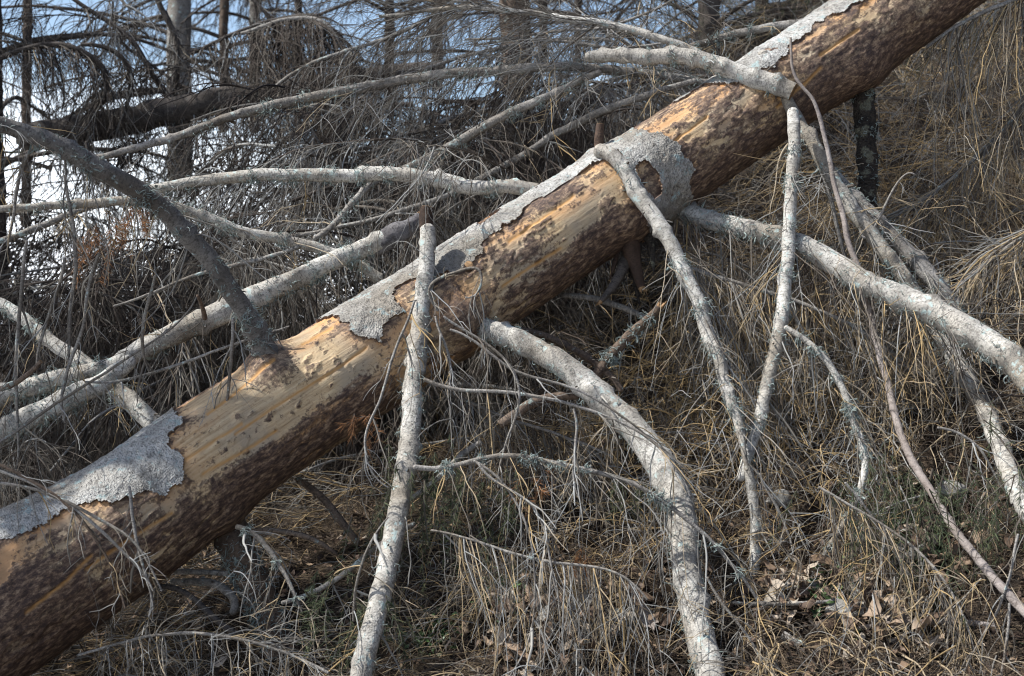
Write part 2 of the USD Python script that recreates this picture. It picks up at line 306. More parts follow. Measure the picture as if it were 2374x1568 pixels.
def limb_mesh(L, sides=None, cap0='round', cap1='round', rough=0.10, knots=True):
    q, r, s, seed = L.q, L.r.copy(), L.s, L.seed
    rng = np.random.default_rng(seed + 900)
    rm = r.mean()
    sides = sides or (20 if rm > 0.025 else 14 if rm > 0.012 else 8 if rm > 0.006 else 6)
    t, u, w = frames(q)
    ph = np.arange(sides) / sides * 2 * np.pi
    rest = np.stack([np.broadcast_to(s[:, None], (len(s), sides)), r[:, None] * np.cos(ph), r[:, None] * np.sin(ph)], -1) + np.array([seed * 1.37, seed * 0.71, 0])
    mul = 1 + rough * 2 * (fbm(rest * np.array([20, 30, 30]) * (0.03 / max(rm, 0.01)) ** 0.5, 3, seed) - 0.5)
    scar = np.zeros((len(s), sides))
    if knots and 0.008 < rm < 0.06:       # whorl scars: rings and little bosses
        pos = 0.05
        while pos < s[-1]:
            mul += (0.10 * np.exp(-((s - pos) / 0.010) ** 2))[:, None] * (0.6 + 0.8 * rng.random())
            scar += (np.exp(-((s - pos - 0.006) / 0.0045) ** 2))[:, None] * rng.uniform(0.2, 0.9) * (0.3 + 0.9 * noise(np.stack([np.cos(ph) * 2, np.sin(ph) * 2, 0 * ph + pos * 50], -1)))
            for _ in range(rng.integers(1, 4)):
                c, b, dp = rng.uniform(0, 2 * np.pi), rng.uniform(0.18, 0.5), rng.normal(0, 0.02)
                dphi = np.abs((ph - c + np.pi) % (2 * np.pi) - np.pi)
                bump_ = np.exp(-((s[:, None] - pos - dp) / (0.35 * rm + 0.004)) ** 2 - (dphi[None] / 0.38) ** 2)
                mul += b * bump_; scar += 0.9 * bump_ ** 3
            pos += rng.uniform(0.07, 0.2)
    rim = np.zeros((len(s), sides))
    scar = np.clip(scar, 0, 0.9)
    v = q[:, None] + (r[:, None] * mul)[..., None] * (np.cos(ph)[None, :, None] * u[:, None] + np.sin(ph)[None, :, None] * w[:, None])
    i, j = np.meshgrid(np.arange(len(s) - 1), np.arange(sides), indexing='ij')
    f = np.stack([i * sides + j, i * sides + (j + 1) % sides, (i + 1) * sides + (j + 1) % sides, (i + 1) * sides + j], -1).reshape(-1, 4)
    f = np.vstack([f[:, [0, 1, 2]], f[:, [0, 2, 3]]])
    V, F, RE, RI, SC = [v.reshape(-1, 3)], [f], [rest.reshape(-1, 3)], [rim.ravel()], [scar.ravel()]
    nv = len(V[0])
    for end, kind in ((0, cap0), (len(s) - 1, cap1)):
        sg = -1 if end == 0 else 1
        ring = v[end].copy()
        if kind == 'broken':       # long splinters of uneven length
            lens = (rng.random(sides) ** 1.6) * 2.6 * r[end] + 0.2 * r[end]
            lens *= 0.5 + 0.9 * (0.5 + 0.5 * np.cos(ph - rng.uniform(0, 6.28)))
            out = ring + sg * lens[:, None] * t[end] + (q[end] - ring) * 0.25
            c = q[end] + sg * 0.2 * r[end] * t[end]
            mid = q[end] + (ring - q[end]) * 0.5 + sg * (np.roll(lens, 2) * 0.6)[:, None] * t[end]
            rings = [ring, out, mid]
        elif kind == 'cut':
            rings = [ring, q[end] + (ring - q[end]) * 0.93 + sg * 0.05 * r[end] * t[end]]
            c = q[end] + sg * 0.05 * r[end] * t[end]
        else:
            rings = [ring, q[end] + (ring - q[end]) * 0.7 + sg * 0.5 * r[end] * t[end]]
            c = q[end] + sg * 0.8 * r[end] * t[end]
        for rg in rings:
            V.append(rg); RE.append(rest[end]); RI.append(np.full(sides, 0.0 if kind == 'round' else 1.0)); SC.append(np.zeros(sides))
        V.append(c[None]); RE.append(rest[end].mean(0)[None]); RI.append(np.array([0.0 if kind == 'round' else 1.0])); SC.append(np.zeros(1))
        b0 = nv
        k = np.arange(sides); k1 = (k + 1) % sides
        ff = []
        for m in range(len(rings) - 1):
            A, B = b0 + m * sides, b0 + (m + 1) * sides
            ff += [np.stack([A + k, A + k1, B + k1], 1), np.stack([A + k, B + k1, B + k], 1)]
        C = b0 + len(rings) * sides
        B = b0 + (len(rings) - 1) * sides
        ff.append(np.stack([B + k, B + k1, np.full(sides, C)], 1))
        ff = np.vstack(ff)
        F.append(ff[:, ::-1] if sg < 0 else ff)
        nv += len(rings) * sides + 1
    return np.vstack(V), np.vstack(F), {'rest': np.vstack(RE), 'rim': np.concatenate(RI), 'scar': np.concatenate(SC)}


# ---------------------------------------------------------------- twigs
def grow(start, direction, length, n, grav, wig, rng, curl=0.0):
    """N drooping polylines of n points."""
    N = len(start)
    p, d = start.copy(), unit(direction)
    step = (np.asarray(length) / (n - 1))[:, None]
    cv = rng.normal(0, 1, (N, 3)) * curl
    out = [p.copy()]
    for _ in range(n - 1):
        p = p + d * step
        out.append(p.copy())
        d = unit(d + np.asarray(grav).reshape(-1, 1) * np.array([0, 0, -1.0]) + cv + wig * rng.normal(0, 1, (N, 3)))
    return np.stack(out, 1)


def branchlets(pts, per, length, grav, wig, rng, n=6, spread=0.8, lo=0.1, hi=0.95, down=0.0, curl=0.03, clump=0.3):
    """Side twigs on polylines."""
    N, m, _ = pts.shape
    who = np.repeat(np.arange(N), per)
    at = rng.uniform(lo, hi, len(who)) * (m - 1.001)
    i = at.astype(int); w = (at - i)[:, None]
    s = pts[who, i] * (1 - w) + pts[who, i + 1] * w
    tan = unit(pts[who, i + 1] - pts[who, i])
    side = unit(np.cross(tan, rng.normal(0, 1, (len(who), 3))))
    return grow(s, tan + spread * side + np.array([0, 0, -down]) + (rng.normal(0, clump, (N, 3)))[who], length * rng.uniform(0.3, 1.25, len(who)), n, grav, wig, rng, curl=curl)


def taper(N, n, w0, rng, tip=0.4):
    return (w0 * 0.92 * np.exp(rng.normal(0, 0.38, N)))[:, None] * np.linspace(1, tip, n)[None]


def tones(N, rng, mix):
    """mix: list of (weight, centre, spread)"""
    wts = np.array([m[0] for m in mix], float)
    k = rng.choice(len(mix), N, p=wts / wts.sum())
    c = np.array([m[1] for m in mix])[k]; sp = np.array([m[2] for m in mix])[k]
    return np.clip(c + rng.normal(0, 1, N) * sp, 0, 1)


GREYMIX = [(4, 0.68, 0.10), (4, 0.50, 0.1), (2, 0.93, 0.06)]
BROWNMIX = [(4, 0.28, 0.10), (3, 0.50, 0.10), (2, 0.72, 0.08), (2, 0.93, 0.06)]


def dress_twigs(L, parent, count, length, rng, w=0.0035, mix=GREYMIX, kids=3, grav=0.35, side=1.0, lo=0.05, hi=0.98, name='twigs', wig=0.12, up=0.0, along=0.3):
    f = rng.uniform(lo, hi, count)
    p, t, r = L.at(f)
    sd = unit(unit(np.cross(t, rng.normal(0, 1, (count, 3)))) * side * 0.75 + np.array([0, 0, up - 1.6 * grav]) + t * along)
    ln = length * rng.uniform(0.3, 1.3, count)
    a = grow(p, sd, ln, 9, np.full(count, grav * 0.32), wig, rng, curl=0.035)
    cv, wd, tn = [a], [taper(count, 9, w, rng)], [tones(count, rng, mix)]
    put_curves(name, a, wd[0], tn[0], TWIG, parent, kind='stuff')
    if kids:
        b = branchlets(a, kids, np.full(count * kids, length * 0.42), np.full(count * kids, grav * 0.2), wig, rng, spread=0.9)
        put_curves('fine_twigs' if name == 'twigs' else 'fine_' + name, b, taper(len(b), 6, w * 0.6, rng), np.repeat(tn[0], kids), TWIG, parent, kind='stuff')


def lichen_tufts(L, parent, n, rng, lo=0.05, hi=0.95, size=0.021):
    n = int(n * 1.4)
    f = np.clip(np.repeat(rng.uniform(lo, hi, n), 26) + rng.normal(0, 0.008, n * 26), 0, 1)
    p, t, r = L.at(f)
    d = unit(np.cross(t, rng.normal(0, 1, (len(f), 3))) + np.array([0, -0.3, -0.5]))
    c = grow(p + d * r[:, None] * 0.9, d, size * rng.uniform(0.5, 1.8, len(f)), 5, np.full(len(f), 0.1), 0.7, rng)
    put_curves('lichen', c, taper(len(f), 5, 0.0028, rng), rng.random(len(f)), LICHEN, parent, kind='stuff')


# ---------------------------------------------------------------- the fallen trunk
CEN = [(-330, 1640, 205), (-120, 1470, 186), (85, 1340, 168), (290, 1215, 153), (480, 1075, 143), (670, 945, 135), (870, 815, 127), (1065, 690, 121),
       (1270, 557, 114), (1480, 420, 109), (1650, 311, 106), (1818, 200, 104), (2020, 66, 100), (2230, -80, 97), (2450, -230, 93)]
cpx = np.array(CEN, float)


def trunk_depth(px):
    return 4.1 + (np.asarray(px) - 85) / 1935 * 1.3


td = trunk_depth(cpx[:, 0])
tq, tr, ts = spline(P(cpx[:, 0], cpx[:, 1], td), cpx[:, 2] / 1187 * TX * td, 0.0052)
tt = unit(np.gradient(tq, axis=0))
toward = unit(np.array([0, 0, CZ]) - tq)
e2 = unit(toward - tt * (toward * tt).sum(1, keepdims=True))      # faces the viewer's side
e1 = unit(np.cross(tt, e2)); e1 *= np.sign(e1[:, 2:3])            # uphill side of the trunk
NS = 230
ph = np.arange(NS) / NS * 2 * np.pi                                # 0 = top edge, pi/2 = front, pi = under side
rest = np.stack([np.broadcast_to(ts[:, None], (len(ts), NS)), tr[:, None] * np.cos(ph), tr[:, None] * np.sin(ph)], -1)
ang = np.broadcast_to(ph[None], rest.shape[:2])
radial = np.cos(ph)[None, :, None] * e1[:, None] + np.sin(ph)[None, :, None] * e2[:, None]
base = tq[:, None] + tr[:, None, None] * radial
px = to_px(base)


def poly_sdf(p, poly):
    """Signed distance in pixels to a polygon, positive inside."""
    poly = np.asarray(poly, float)
    best, inside = np.full(p.shape[:-1], 1e9), np.zeros(p.shape[:-1], bool)
    for a, b in zip(poly, np.roll(poly, -1, 0)):
        ab = b - a
        h = np.clip(((p - a) @ ab) / (ab @ ab), 0, 1)
        best = np.minimum(best, np.linalg.norm(p - a - h[..., None] * ab, axis=-1))
        if a[1] != b[1]:
            cross = (a[1] > p[..., 1]) != (b[1] > p[..., 1])
            inside ^= cross & (p[..., 0] < (b[0] - a[0]) * (p[..., 1] - a[1]) / (b[1] - a[1]) + a[0])
    return np.where(inside, best, -best)


BARKS = [
    [(-600, 1300), (-400, 1560), (-40, 1268), (0, 1258), (70, 1240), (110, 1222), (150, 1182), (190, 1172), (240, 1168), (290, 1160), (340, 1148), (385, 1142), (430, 1118), (418, 1060), (386, 1032),
     (398, 1008), (425, 985), (380, 900), (0, 1060)],
    [(730, 748), (762, 738), (785, 742), (803, 755), (812, 772), (845, 788), (884, 798), (886, 772), (905, 742), (938, 722), (918, 700), (920, 670), (945, 655), (975, 650), (1010, 660), (1030, 640), (1072, 632), (1105, 596),
     (1120, 588), (1117, 566), (1140, 545), (1168, 532), (1200, 508), (1236, 480), (1246, 460), (1292, 430), (1335, 408), (1372, 386), (1420, 376), (1440, 352), (1432, 395), (1462, 440), (1486, 490), (1500, 560), (1560, 545), (1578, 490), (1612, 452), (1588, 424), (1610, 392), (1590, 372),
     (1580, 340), (1535, 312), (1480, 300), (1462, 288), (1410, 250), (1000, 520)],
    [(1560, 215), (1640, 200), (1700, 195), (1790, 170), (1812, 140), (1832, 118), (1858, 92), (1885, 72), (1905, 52), (1950, 36), (1985, 18), (2020, 0), (2070, -30), (2300, -250), (1900, -120), (1600, 100)],
]
HOLES = [[(1476, 385), (1492, 374), (1512, 384), (1524, 408), (1526, 440), (1512, 456), (1494, 446), (1480, 415)],
         [(918, 672), (945, 655), (985, 652), (985, 700), (940, 722), (922, 704)],
         [(1110, 520), (1240, 436), (1252, 428), (1246, 440), (1180, 492), (1120, 530)]]
jag = np.stack([fbm(rest * 26, 3, 1) - 0.5, fbm(rest * 26, 3, 2) - 0.5], -1) * 30 + np.stack([fbm(rest * 60, 2, 3) - 0.5, fbm(rest * 60, 2, 4) - 0.5], -1) * 14
pj = px + jag
sd = np.max([poly_sdf(pj, b) for b in BARKS], 0)
sd = np.minimum(sd, -np.max([poly_sdf(px + jag * 0.4, h) for h in HOLES], 0))
back = ang > 1.15 * np.pi                                          # far side, out of sight: bark left in places
sd = np.where(back & (ang < 1.75 * np.pi), 60 * (fbm(rest * 5, 3, 21) - 0.47), sd)
rag = ((ang < 0.24 * np.pi) | (ang > 1.75 * np.pi)) & (px[..., 0] > 880)
sd = np.where(rag, np.maximum(sd, 60 * (fbm(rest * np.array([6, 12, 12]), 4, 23) - 0.54)), sd)
inbark = sd > 0
cell = inbark & np.roll(inbark, -1, 1)
cell[:-1] &= cell[1:]; cell[-1] = False
edge_d = ndimage.distance_transform_edt(~np.concatenate([inbark] * 3, 1))[:, NS:2 * NS] * 0.0048    # metres from bark, on the wood

# stains and remnants of inner bark on the bare wood, plus painted shade lower left
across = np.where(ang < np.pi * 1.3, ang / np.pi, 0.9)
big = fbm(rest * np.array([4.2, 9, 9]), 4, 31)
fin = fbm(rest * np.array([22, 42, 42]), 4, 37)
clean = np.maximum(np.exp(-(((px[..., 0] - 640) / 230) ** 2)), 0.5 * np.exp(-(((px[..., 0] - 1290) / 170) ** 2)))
lev = 0.66 * big + 0.34 * fin + 0.15 * sstep(0.40, 0.85, across) + 0.03 * sstep(900, 1100, px[..., 0]) + 0.16 * np.exp(-edge_d / 0.012) * fbm(rest * 30, 3, 53) - 0.10 * clean * (across < 0.6) + 0.05 * sstep(1500, 1900, px[..., 0]) + 0.07 * sstep(500, 100, px[..., 0]) * (1 + 1.2 * (across > 0.45))  # last term paints shade into the left end, strongest on its under side
stain_shade = sstep(0.50, 0.60, lev) * (0.72 + 0.5 * fin).clip(0, 1)
fleck = sstep(0.62, 0.69, fbm(rest * np.array([38, 70, 70]), 4, 41) + 0.45 * (fbm(rest * np.array([7, 13, 13]), 3, 43) - 0.52))
stain_shade = np.maximum(stain_shade, fleck * 0.85)
hol = sstep(0.53, 0.62, fbm(rest * np.array([20, 52, 52]), 4, 47)) * sstep(0.40, 0.60, fbm(rest * np.array([5, 9, 9]), 2, 48))
stain_shade *= 1 - 0.75 * hol
ATT = [(622, 838, 60, 0.030), (1070, 745, 55, 0.034), (1388, 372, 36, 0.014), (1500, 478, 45, 0.016), (1775, 150, 40, 0.02), (545, 1215, 42, 0.016), (2003, 170, 55, 0.03), (1462, 525, 45, 0.025), (990, 640, 30, 0.0), (2095, 20, 45, 0.02)]
att = np.zeros(ang.shape)
for ax, ay, ar, ah in ATT:
    g_ = np.exp(-(np.hypot(px[..., 0] - ax, px[..., 1] - ay) / ar) ** 2) * (ang < np.pi * 1.15)
    att += ah * g_
    stain_shade = np.maximum(stain_shade, sstep(0.35, 0.75, g_ + 0.5 * (fin - 0.5)) * 0.9)
ochre = np.clip(np.exp(-edge_d / 0.022) * 1.1 * fbm(rest * 18, 3, 51) + 0.5 * sstep(0.5, 0.75, fbm(rest * np.array([2.5, 10, 10]), 3, 52)), 0, 0.85)
crack = np.zeros(ang.shape)
for line in ([(480, 960), (560, 900), (640, 850)], [(700, 800), (770, 760)], [(470, 1100), (560, 1050), (640, 1000)], [(1180, 560), (1260, 505), (1330, 455)], [(1560, 330), (1640, 270)], [(1900, 130), (1990, 70)], [(200, 1320), (300, 1250), (400, 1190)], [(545, 1008), (620, 955), (700, 905), (790, 850), (850, 805)], [(1165, 665), (1230, 620), (1300, 575)], [(430, 1065), (500, 1020), (560, 985)], [(1800, 250), (1870, 190), (1900, 160)], [(60, 1420), (150, 1350), (210, 1290)]):
    line = np.asarray(line, float)
    best = np.full(ang.shape, 1e9)
    for a_, b_ in zip(line[:-1], line[1:]):
        ab = b_ - a_
        h = np.clip(((px - a_) @ ab) / (ab @ ab), 0, 1)
        best = np.minimum(best, np.linalg.norm(px + jag * 0.12 - a_ - h[..., None] * ab, axis=-1))
    crack = np.maximum(crack, np.exp(-(best / 3.2) ** 2) * (ang < np.pi * 1.1))
stain_shade *= 1 - 0.8 * crack
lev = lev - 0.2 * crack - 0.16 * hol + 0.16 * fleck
disp = att + 0.006 * stain_shade * (0.2 + 1.3 * fbm(rest * np.array([40, 60, 60]), 3, 65)) + 0.022 * (fbm(rest * np.array([2.2, 3.5, 3.5]), 2, 66) - 0.5) + 0.005 * (fbm(rest * np.array([3, 9, 9]), 3, 61) - 0.5) - 0.003 * crack + 0.0018 * (fbm(rest * np.array([6, 90, 90]), 2, 63) - 0.5)
for kx, ky, kr, kh in ((662, 866, 16, 0.012), (552, 968, 14, 0.010), (1330, 560, 10, 0.004), (360, 1150, 10, 0.005), (735, 800, 12, 0.006)):      # knots
    disp = disp + kh * np.exp(-(np.hypot(px[..., 0] - kx, px[..., 1] - ky) / kr) ** 2) * (ang < np.pi)
    lev = np.maximum(lev, 0.66 * np.exp(-(np.hypot(px[..., 0] - kx, px[..., 1] - ky) / (kr * 1.1)) ** 2) * (ang < np.pi))
    stain_shade = np.maximum(stain_shade, np.exp(-(np.hypot(px[..., 0] - kx, px[..., 1] - ky) / (kr * 0.9)) ** 2) * (ang < np.pi))
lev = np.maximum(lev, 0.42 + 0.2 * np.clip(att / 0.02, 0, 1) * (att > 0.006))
swell = 0.035 * np.exp(-(np.hypot(px[..., 0] - 1500, px[..., 1] - 415) / 60) ** 2) * 0.2
hole = np.exp(-(np.hypot((px[..., 0] - 1502), (px[..., 1] - 415) * 0.6) / 26) ** 2) * (ang < np.pi)
disp = disp - 0.014 * hole
stain_shade = np.maximum(stain_shade, 0.75 * hole * fbm(rest * 60, 2, 7) * 1.6).clip(0, 1)
wood_v = base + disp[..., None] * radial
i, j = np.meshgrid(np.arange(len(ts) - 1), np.arange(NS), indexing='ij')
wf = np.stack([i * NS + j, (i + 1) * NS + j, (i + 1) * NS + (j + 1) % NS, i * NS + (j + 1) % NS], -1).reshape(-1, 4)
n0 = np.cross(wood_v[1, 0] - wood_v[0, 0], wood_v[0, 1] - wood_v[0, 0])
if n0 @ radial[0, 0] < 0:
    wf = wf[:, ::-1]

TREE = thing('fallen_tree', 'long fallen conifer lying across the slope with bare ochre wood and flaking grey bark', 'fallen tree')
put('trunk', wood_v.reshape(-1, 3), wf, WOOD, TREE, {'rest': rest.reshape(-1, 3), 'stain_shade': np.maximum(lev, 0.62 * (stain_shade > 0.9) * (hole + att > 0.01) + 0.0).ravel(), 'ochre': ochre.ravel(), 'crack': crack.ravel()})

# bark plates that still cling to the wood, each with its own thickness and torn edge
lab, ncomp = ndimage.label(np.concatenate([cell, cell], 1))
lab = lab[:, :NS]
bdist = ndimage.distance_transform_edt(np.concatenate([inbark] * 3, 1))[:, NS:2 * NS] * 0.0048
th = 0.007 + 0.005 * fbm(rest * 8, 2, 71) + 0.011 * (fbm(rest * 30, 3, 72) - 0.5) + 0.006 * (fbm(rest * 120, 2, 73) - 0.5)
th += 0.006 * np.exp(-bdist / 0.012) * sstep(0.45, 0.65, fbm(rest * 9, 2, 74))        # edges that curl away
bark_v = base + (th + att + 0.022 * (fbm(rest * np.array([2.2, 3.5, 3.5]), 2, 66) - 0.5) + 0.005 * (fbm(rest * np.array([3, 9, 9]), 3, 61) - 0.5))[..., None] * radial
low_v = base + (att - 0.008 + 0.022 * (fbm(rest * np.array([2.2, 3.5, 3.5]), 2, 66) - 0.5))[..., None] * radial
idx = np.arange(len(ts) * NS).reshape(len(ts), NS)
for c in range(1, ncomp + 1):
    m = lab == c
    if m.sum() < 60:
        continue
    ci, cj = np.nonzero(m)
    cj1 = (cj + 1) % NS
    quad = np.stack([idx[ci, cj], idx[ci + 1, cj], idx[ci + 1, cj1], idx[ci, cj1]], 1)
    e = np.concatenate([quad[:, [0, 1]], quad[:, [1, 2]], quad[:, [2, 3]], quad[:, [3, 0]]])
    key = np.sort(e, 1); key = key[:, 0].astype(np.int64) * (len(ts) * NS) + key[:, 1]
    _, first, cnt = np.unique(key, return_index=True, return_counts=True)
    be = e[first[cnt == 1]]
    vs, inv = np.unique(quad, return_inverse=True)
    quad = inv.reshape(-1, 4)
    tv = bark_v.reshape(-1, 3)[vs]
    bu, binv = np.unique(be, return_inverse=True)
    binv = binv.reshape(-1, 2) + len(vs)
    nb = len(bu)
    V = np.vstack([tv, bark_v.reshape(-1, 3)[bu], low_v.reshape(-1, 3)[bu]])
    skirt = np.stack([binv[:, 1], binv[:, 0], binv[:, 0] + nb, binv[:, 1] + nb], 1)
    F = np.vstack([quad, skirt])
    if n0 @ radial[0, 0] < 0:
        F = F[:, ::-1]
    re = rest.reshape(-1, 3)
    put('bark_plate', V, F, PLATE, TREE, {'rest': np.vstack([re[vs], re[bu], re[bu]]), 'rim': np.concatenate([np.zeros(len(vs)), np.full(nb, 0.75), np.ones(nb)])})

seed_ = [100]


def limb_part(name, parent, px, width, depth, mat, cap0='round', cap1='round', label=None, twigs=None, lichen=0, wander=0.25, rough=0.10):
    seed_[0] += 1
    L = Limb(px, width, depth, seed_[0], wander)
    v, f, at = limb_mesh(L, cap0=cap0, cap1=cap1, rough=rough)
    o = put(name, v, f, mat, parent, at, smooth=40 if False else True, label=label)
    rng = np.random.default_rng(seed_[0])
    if L.r.mean() > 0.011 and name in ('branch', 'side_branch', 'stem', 'fork'):
        ns = int(14 * L.s[-1]) + 2
        fp, ft, fr = L.at(rng.uniform(0.03, 0.97, ns))
        nd = unit(np.cross(ft, rng.normal(0, 1, (ns, 3))))
        put_curves('twig_stubs', grow(fp + nd * fr[:, None] * 0.7, nd + 0.5 * ft, rng.uniform(0.012, 0.06, ns) * np.clip(fr / 0.03, 0.5, 1.2), 4, np.full(ns, 0.05), 0.15, rng), taper(ns, 4, 0.0062, rng, 0.6), tones(ns, rng, [(2, 0.35, 0.15), (2, 0.6, 0.1)]), TWIG, o, kind='stuff')
    if twigs:
        dress_twigs(L, o, rng=rng, **twigs)
    if lichen:
        lichen_tufts(L, o, lichen, rng)
    return o, L


def loose(name, label, cat, px, width, depth, mat, part='stem', group=None, **kw):
    t = thing(name, label, cat, group or {'stick': 'broken sticks lying about the slope', 'long_twig': 'long bare twigs hanging about the trunk', 'dead_bough': 'dead twiggy boughs around the trunk', 'dead_branch': 'dead branches lying beside and behind the trunk', 'broken_branch': 'broken branches behind the trunk'}.get(name))
    o, L = limb_part(part, t, px, width, depth, mat, **kw)
    return t, L


def side(parent, px, width, depth, mat=GREY, name='side_branch', **kw):
    return limb_part(name, parent, px, width, depth, mat, **kw)


# branches that grow from the fallen trunk
limb_part('branch', TREE, [(-40, 285), (90, 318), (185, 365), (285, 422), (375, 482), (435, 548), (485, 605), (532, 672), (572, 732), (605, 785), (632, 835)], [34, 46, 52, 50, 48, 46, 62], [3.95, 4.2, 4.42],
          SHADED_GREY, label='dark grey branch rising from the trunk towards the upper left', twigs=dict(count=26, length=0.30, lo=0.0, hi=0.6), lichen=16)
limb_part('branch', TREE, [(1060, 735), (1105, 756), (1180, 783), (1260, 818), (1330, 868), (1400, 930), (1460, 982), (1510, 1050), (1550, 1120), (1580, 1200), (1592, 1290), (1602, 1370), (1622, 1470), (1655, 1600)], [48, 60, 70, 72, 74, 76], [4.66, 4.3, 3.75],
          BARK, label='thick pale branch curving down from under the trunk', twigs=dict(count=30, length=0.30), lichen=22)
limb_part('branch', TREE, [(1500, 478), (1600, 497), (1700, 527), (1800, 552), (1880, 584), (1950, 622), (2020, 660), (2100, 694), (2180, 730), (2250, 772), (2310, 812), (2400, 895)], [44, 48, 56, 62, 70, 72], [5.12, 4.7, 4.2],
          BARK, label='thick pale branch running from under the trunk to the right edge', twigs=dict(count=110, length=0.55, grav=0.5, mix=BROWNMIX, hi=0.8), lichen=34)
limb_part('branch', TREE, [(1388, 350), (1430, 372), (1470, 430), (1510, 490), (1552, 562), (1590, 640), (1622, 712), (1652, 800), (1682, 890), (1702, 950), (1718, 1015), (1732, 1090)], [36, 40, 40, 36, 34, 28, 9], [4.87, 4.69, 4.52, 4.3],
          BARK, label='slim pale branch crossing the middle of the trunk', twigs=dict(count=40, length=0.4, lo=0.3), lichen=14)
limb_part('branch', TREE, [(1768, 125), (1790, 165), (1830, 245), (1880, 328), (1940, 428), (2000, 520), (2060, 600), (2112, 668), (2170, 765), (2230, 860), (2282, 950), (2332, 1075), (2390, 1200)], [26, 34, 40, 40, 46, 46], [5.12, 4.92, 4.74, 4.0],
          BARK, label='long pale branch slanting down from the bark-covered upper trunk', twigs=dict(count=30, length=0.35, lo=0.4), lichen=12)
limb_part('branch', TREE, [(1245, 442), (1170, 437), (1100, 434), (1000, 415), (900, 404), (800, 404), (700, 404), (600, 408), (500, 416), (400, 430), (325, 446)], [36, 37, 35, 30, 24], [5.0, 5.05, 5.1],
          BARK, label='gently arched pale branch reaching left behind the trunk', twigs=dict(count=10, length=0.25), lichen=14)
limb_part('branch_stub', TREE, [(1995, 130), (2003, 260), (2008, 360), (2012, 490)], [62, 54, 50, 48], [5.36, 5.2], BLACK, cap1='broken', rough=0.3, lichen=10, label='black broken branch hanging straight down from the upper trunk')
limb_part('branch_stub', TREE, [(1455, 520), (1465, 580), (1478, 640), (1488, 668)], [62, 50, 36, 18], [4.95, 4.85], RUST, cap1='broken', rough=0.3, label='rust brown splintered stub under the trunk')
for k, (a_, b_, c_, w_) in enumerate((((1448, 540), (1440, 600), (1450, 670), 28), ((1470, 545), (1480, 620), (1502, 690), 26), ((1490, 520), (1506, 570), (1516, 640), 28), ((1430, 560), (1425, 610), (1412, 650), 20), ((1462, 560), (1470, 640), (1484, 710), 24), ((1500, 500), (1530, 530), (1548, 566), 18))):
    limb_part('splinter', TREE, [a_, b_, c_], [w_ * 1.3, w_ * 0.7, 3], [4.96, 4.86], RUST if k == 3 else BLACK, cap1='broken', rough=0.55, wander=0.7)
limb_part('branch_stub', TREE, [(1460, 590), (1430, 650), (1392, 700)], [34, 26, 12], [4.92, 4.8], DARK, cap1='broken')
limb_part('branch_stub', TREE, [(1388, 352), (1389, 320), (1391, 288)], [24, 24, 20], [4.96, 4.97], RUST, cap1='cut', rough=0.05, label='small rust brown upright stub on the trunk')
limb_part('branch', TREE, [(530, 1215), (560, 1290), (595, 1370), (625, 1450), (668, 1600)], [84, 80, 76, 72], [4.4, 4.3], BROWN, label='thick brown lichened branch propping the trunk from below', lichen=40)
limb_part('knot', TREE, [(1086, 622), (1087, 613)], [26, 22], [4.56, 4.545], RUST, cap1='cut', wander=0)

# the cut branch leaning on the front of the trunk
t2, L2 = loose('leaning_branch', 'bright pale branch with a brown cut top leaning upright against the front of the trunk', 'branch',
               [(991, 530), (992, 575), (988, 640), (978, 720), (966, 830), (956, 940), (946, 1050), (926, 1170), (906, 1270), (886, 1370), (864, 1460), (832, 1600)], [38, 44, 50, 52, 54, 56], [4.6, 4.48, 4.25, 4.0, 3.8], BARK, lichen=10, twigs=dict(count=26, length=0.28, lo=0.2))
limb_part('cut_top', t2, [(991, 548), (988, 515), (990, 482)], [38, 34, 34], [4.6, 4.62], RUST, cap1='cut', rough=0.04, wander=0)
side(t2, [(962, 1083), (1050, 1081), (1105, 1068), (1155, 1058), (1250, 1066), (1350, 1088), (1480, 1126), (1560, 1180), (1650, 1258), (1755, 1390)], [14, 13, 11, 8], [4.05, 3.95], GREY, lichen=12, twigs=dict(count=40, length=0.42, grav=0.45, kids=3))
side(t2, [(985, 880), (1080, 905), (1200, 912), (1330, 940), (1450, 985), (1540, 1050), (1600, 1150)], [11, 10, 8, 6], [4.22, 4.05], GREY, twigs=dict(count=22, length=0.32, grav=0.45))
side(t2, [(1110, 1075), (1170, 1130), (1240, 1180), (1270, 1270), (1290, 1370), (1330, 1480), (1370, 1600)], [8, 7, 6, 5], [4.0, 3.85], GREY, twigs=dict(count=18, length=0.25))
side(t2, [(1100, 1070), (1180, 1140), (1225, 1230), (1240, 1330), (1235, 1440), (1180, 1570)], [8, 7, 6, 4], [4.02, 3.85], GREY, twigs=dict(count=14, length=0.2))

# loose broken branches and sticks, from left to right
t3, L3 = loose('broken_branch', 'thick grey forked branch with a long splintered break beside the leaning branch', 'branch',
               [(905, 545), (880, 562), (800, 596), (700, 641), (600, 686), (500, 728), (400, 775), (325, 815), (255, 852), (180, 872), (100, 890), (-30, 930)], [46, 48, 50, 58, 60, 56, 48, 46, 48, 50], [4.98, 4.75, 4.55], BARK, lichen=26, twigs=dict(count=40, length=0.25, mix=BROWNMIX))
limb_part('splintered_end', t3, [(865, 575), (915, 548), (955, 522), (975, 500)], [44, 58, 50, 24], [4.97, 5.0], SPLINTER, cap1='broken', rough=0.35, wander=0.1)
side(t3, [(300, 838), (250, 880), (190, 915), (100, 958), (-40, 1025)], [40, 56, 58, 60], [4.58, 4.45], BARK, name='fork', lichen=10, twigs=dict(count=14, length=0.25))
side(t3, [(475, 738), (468, 710), (458, 686)], [14, 12, 8], [4.58, 4.5], BROWN)
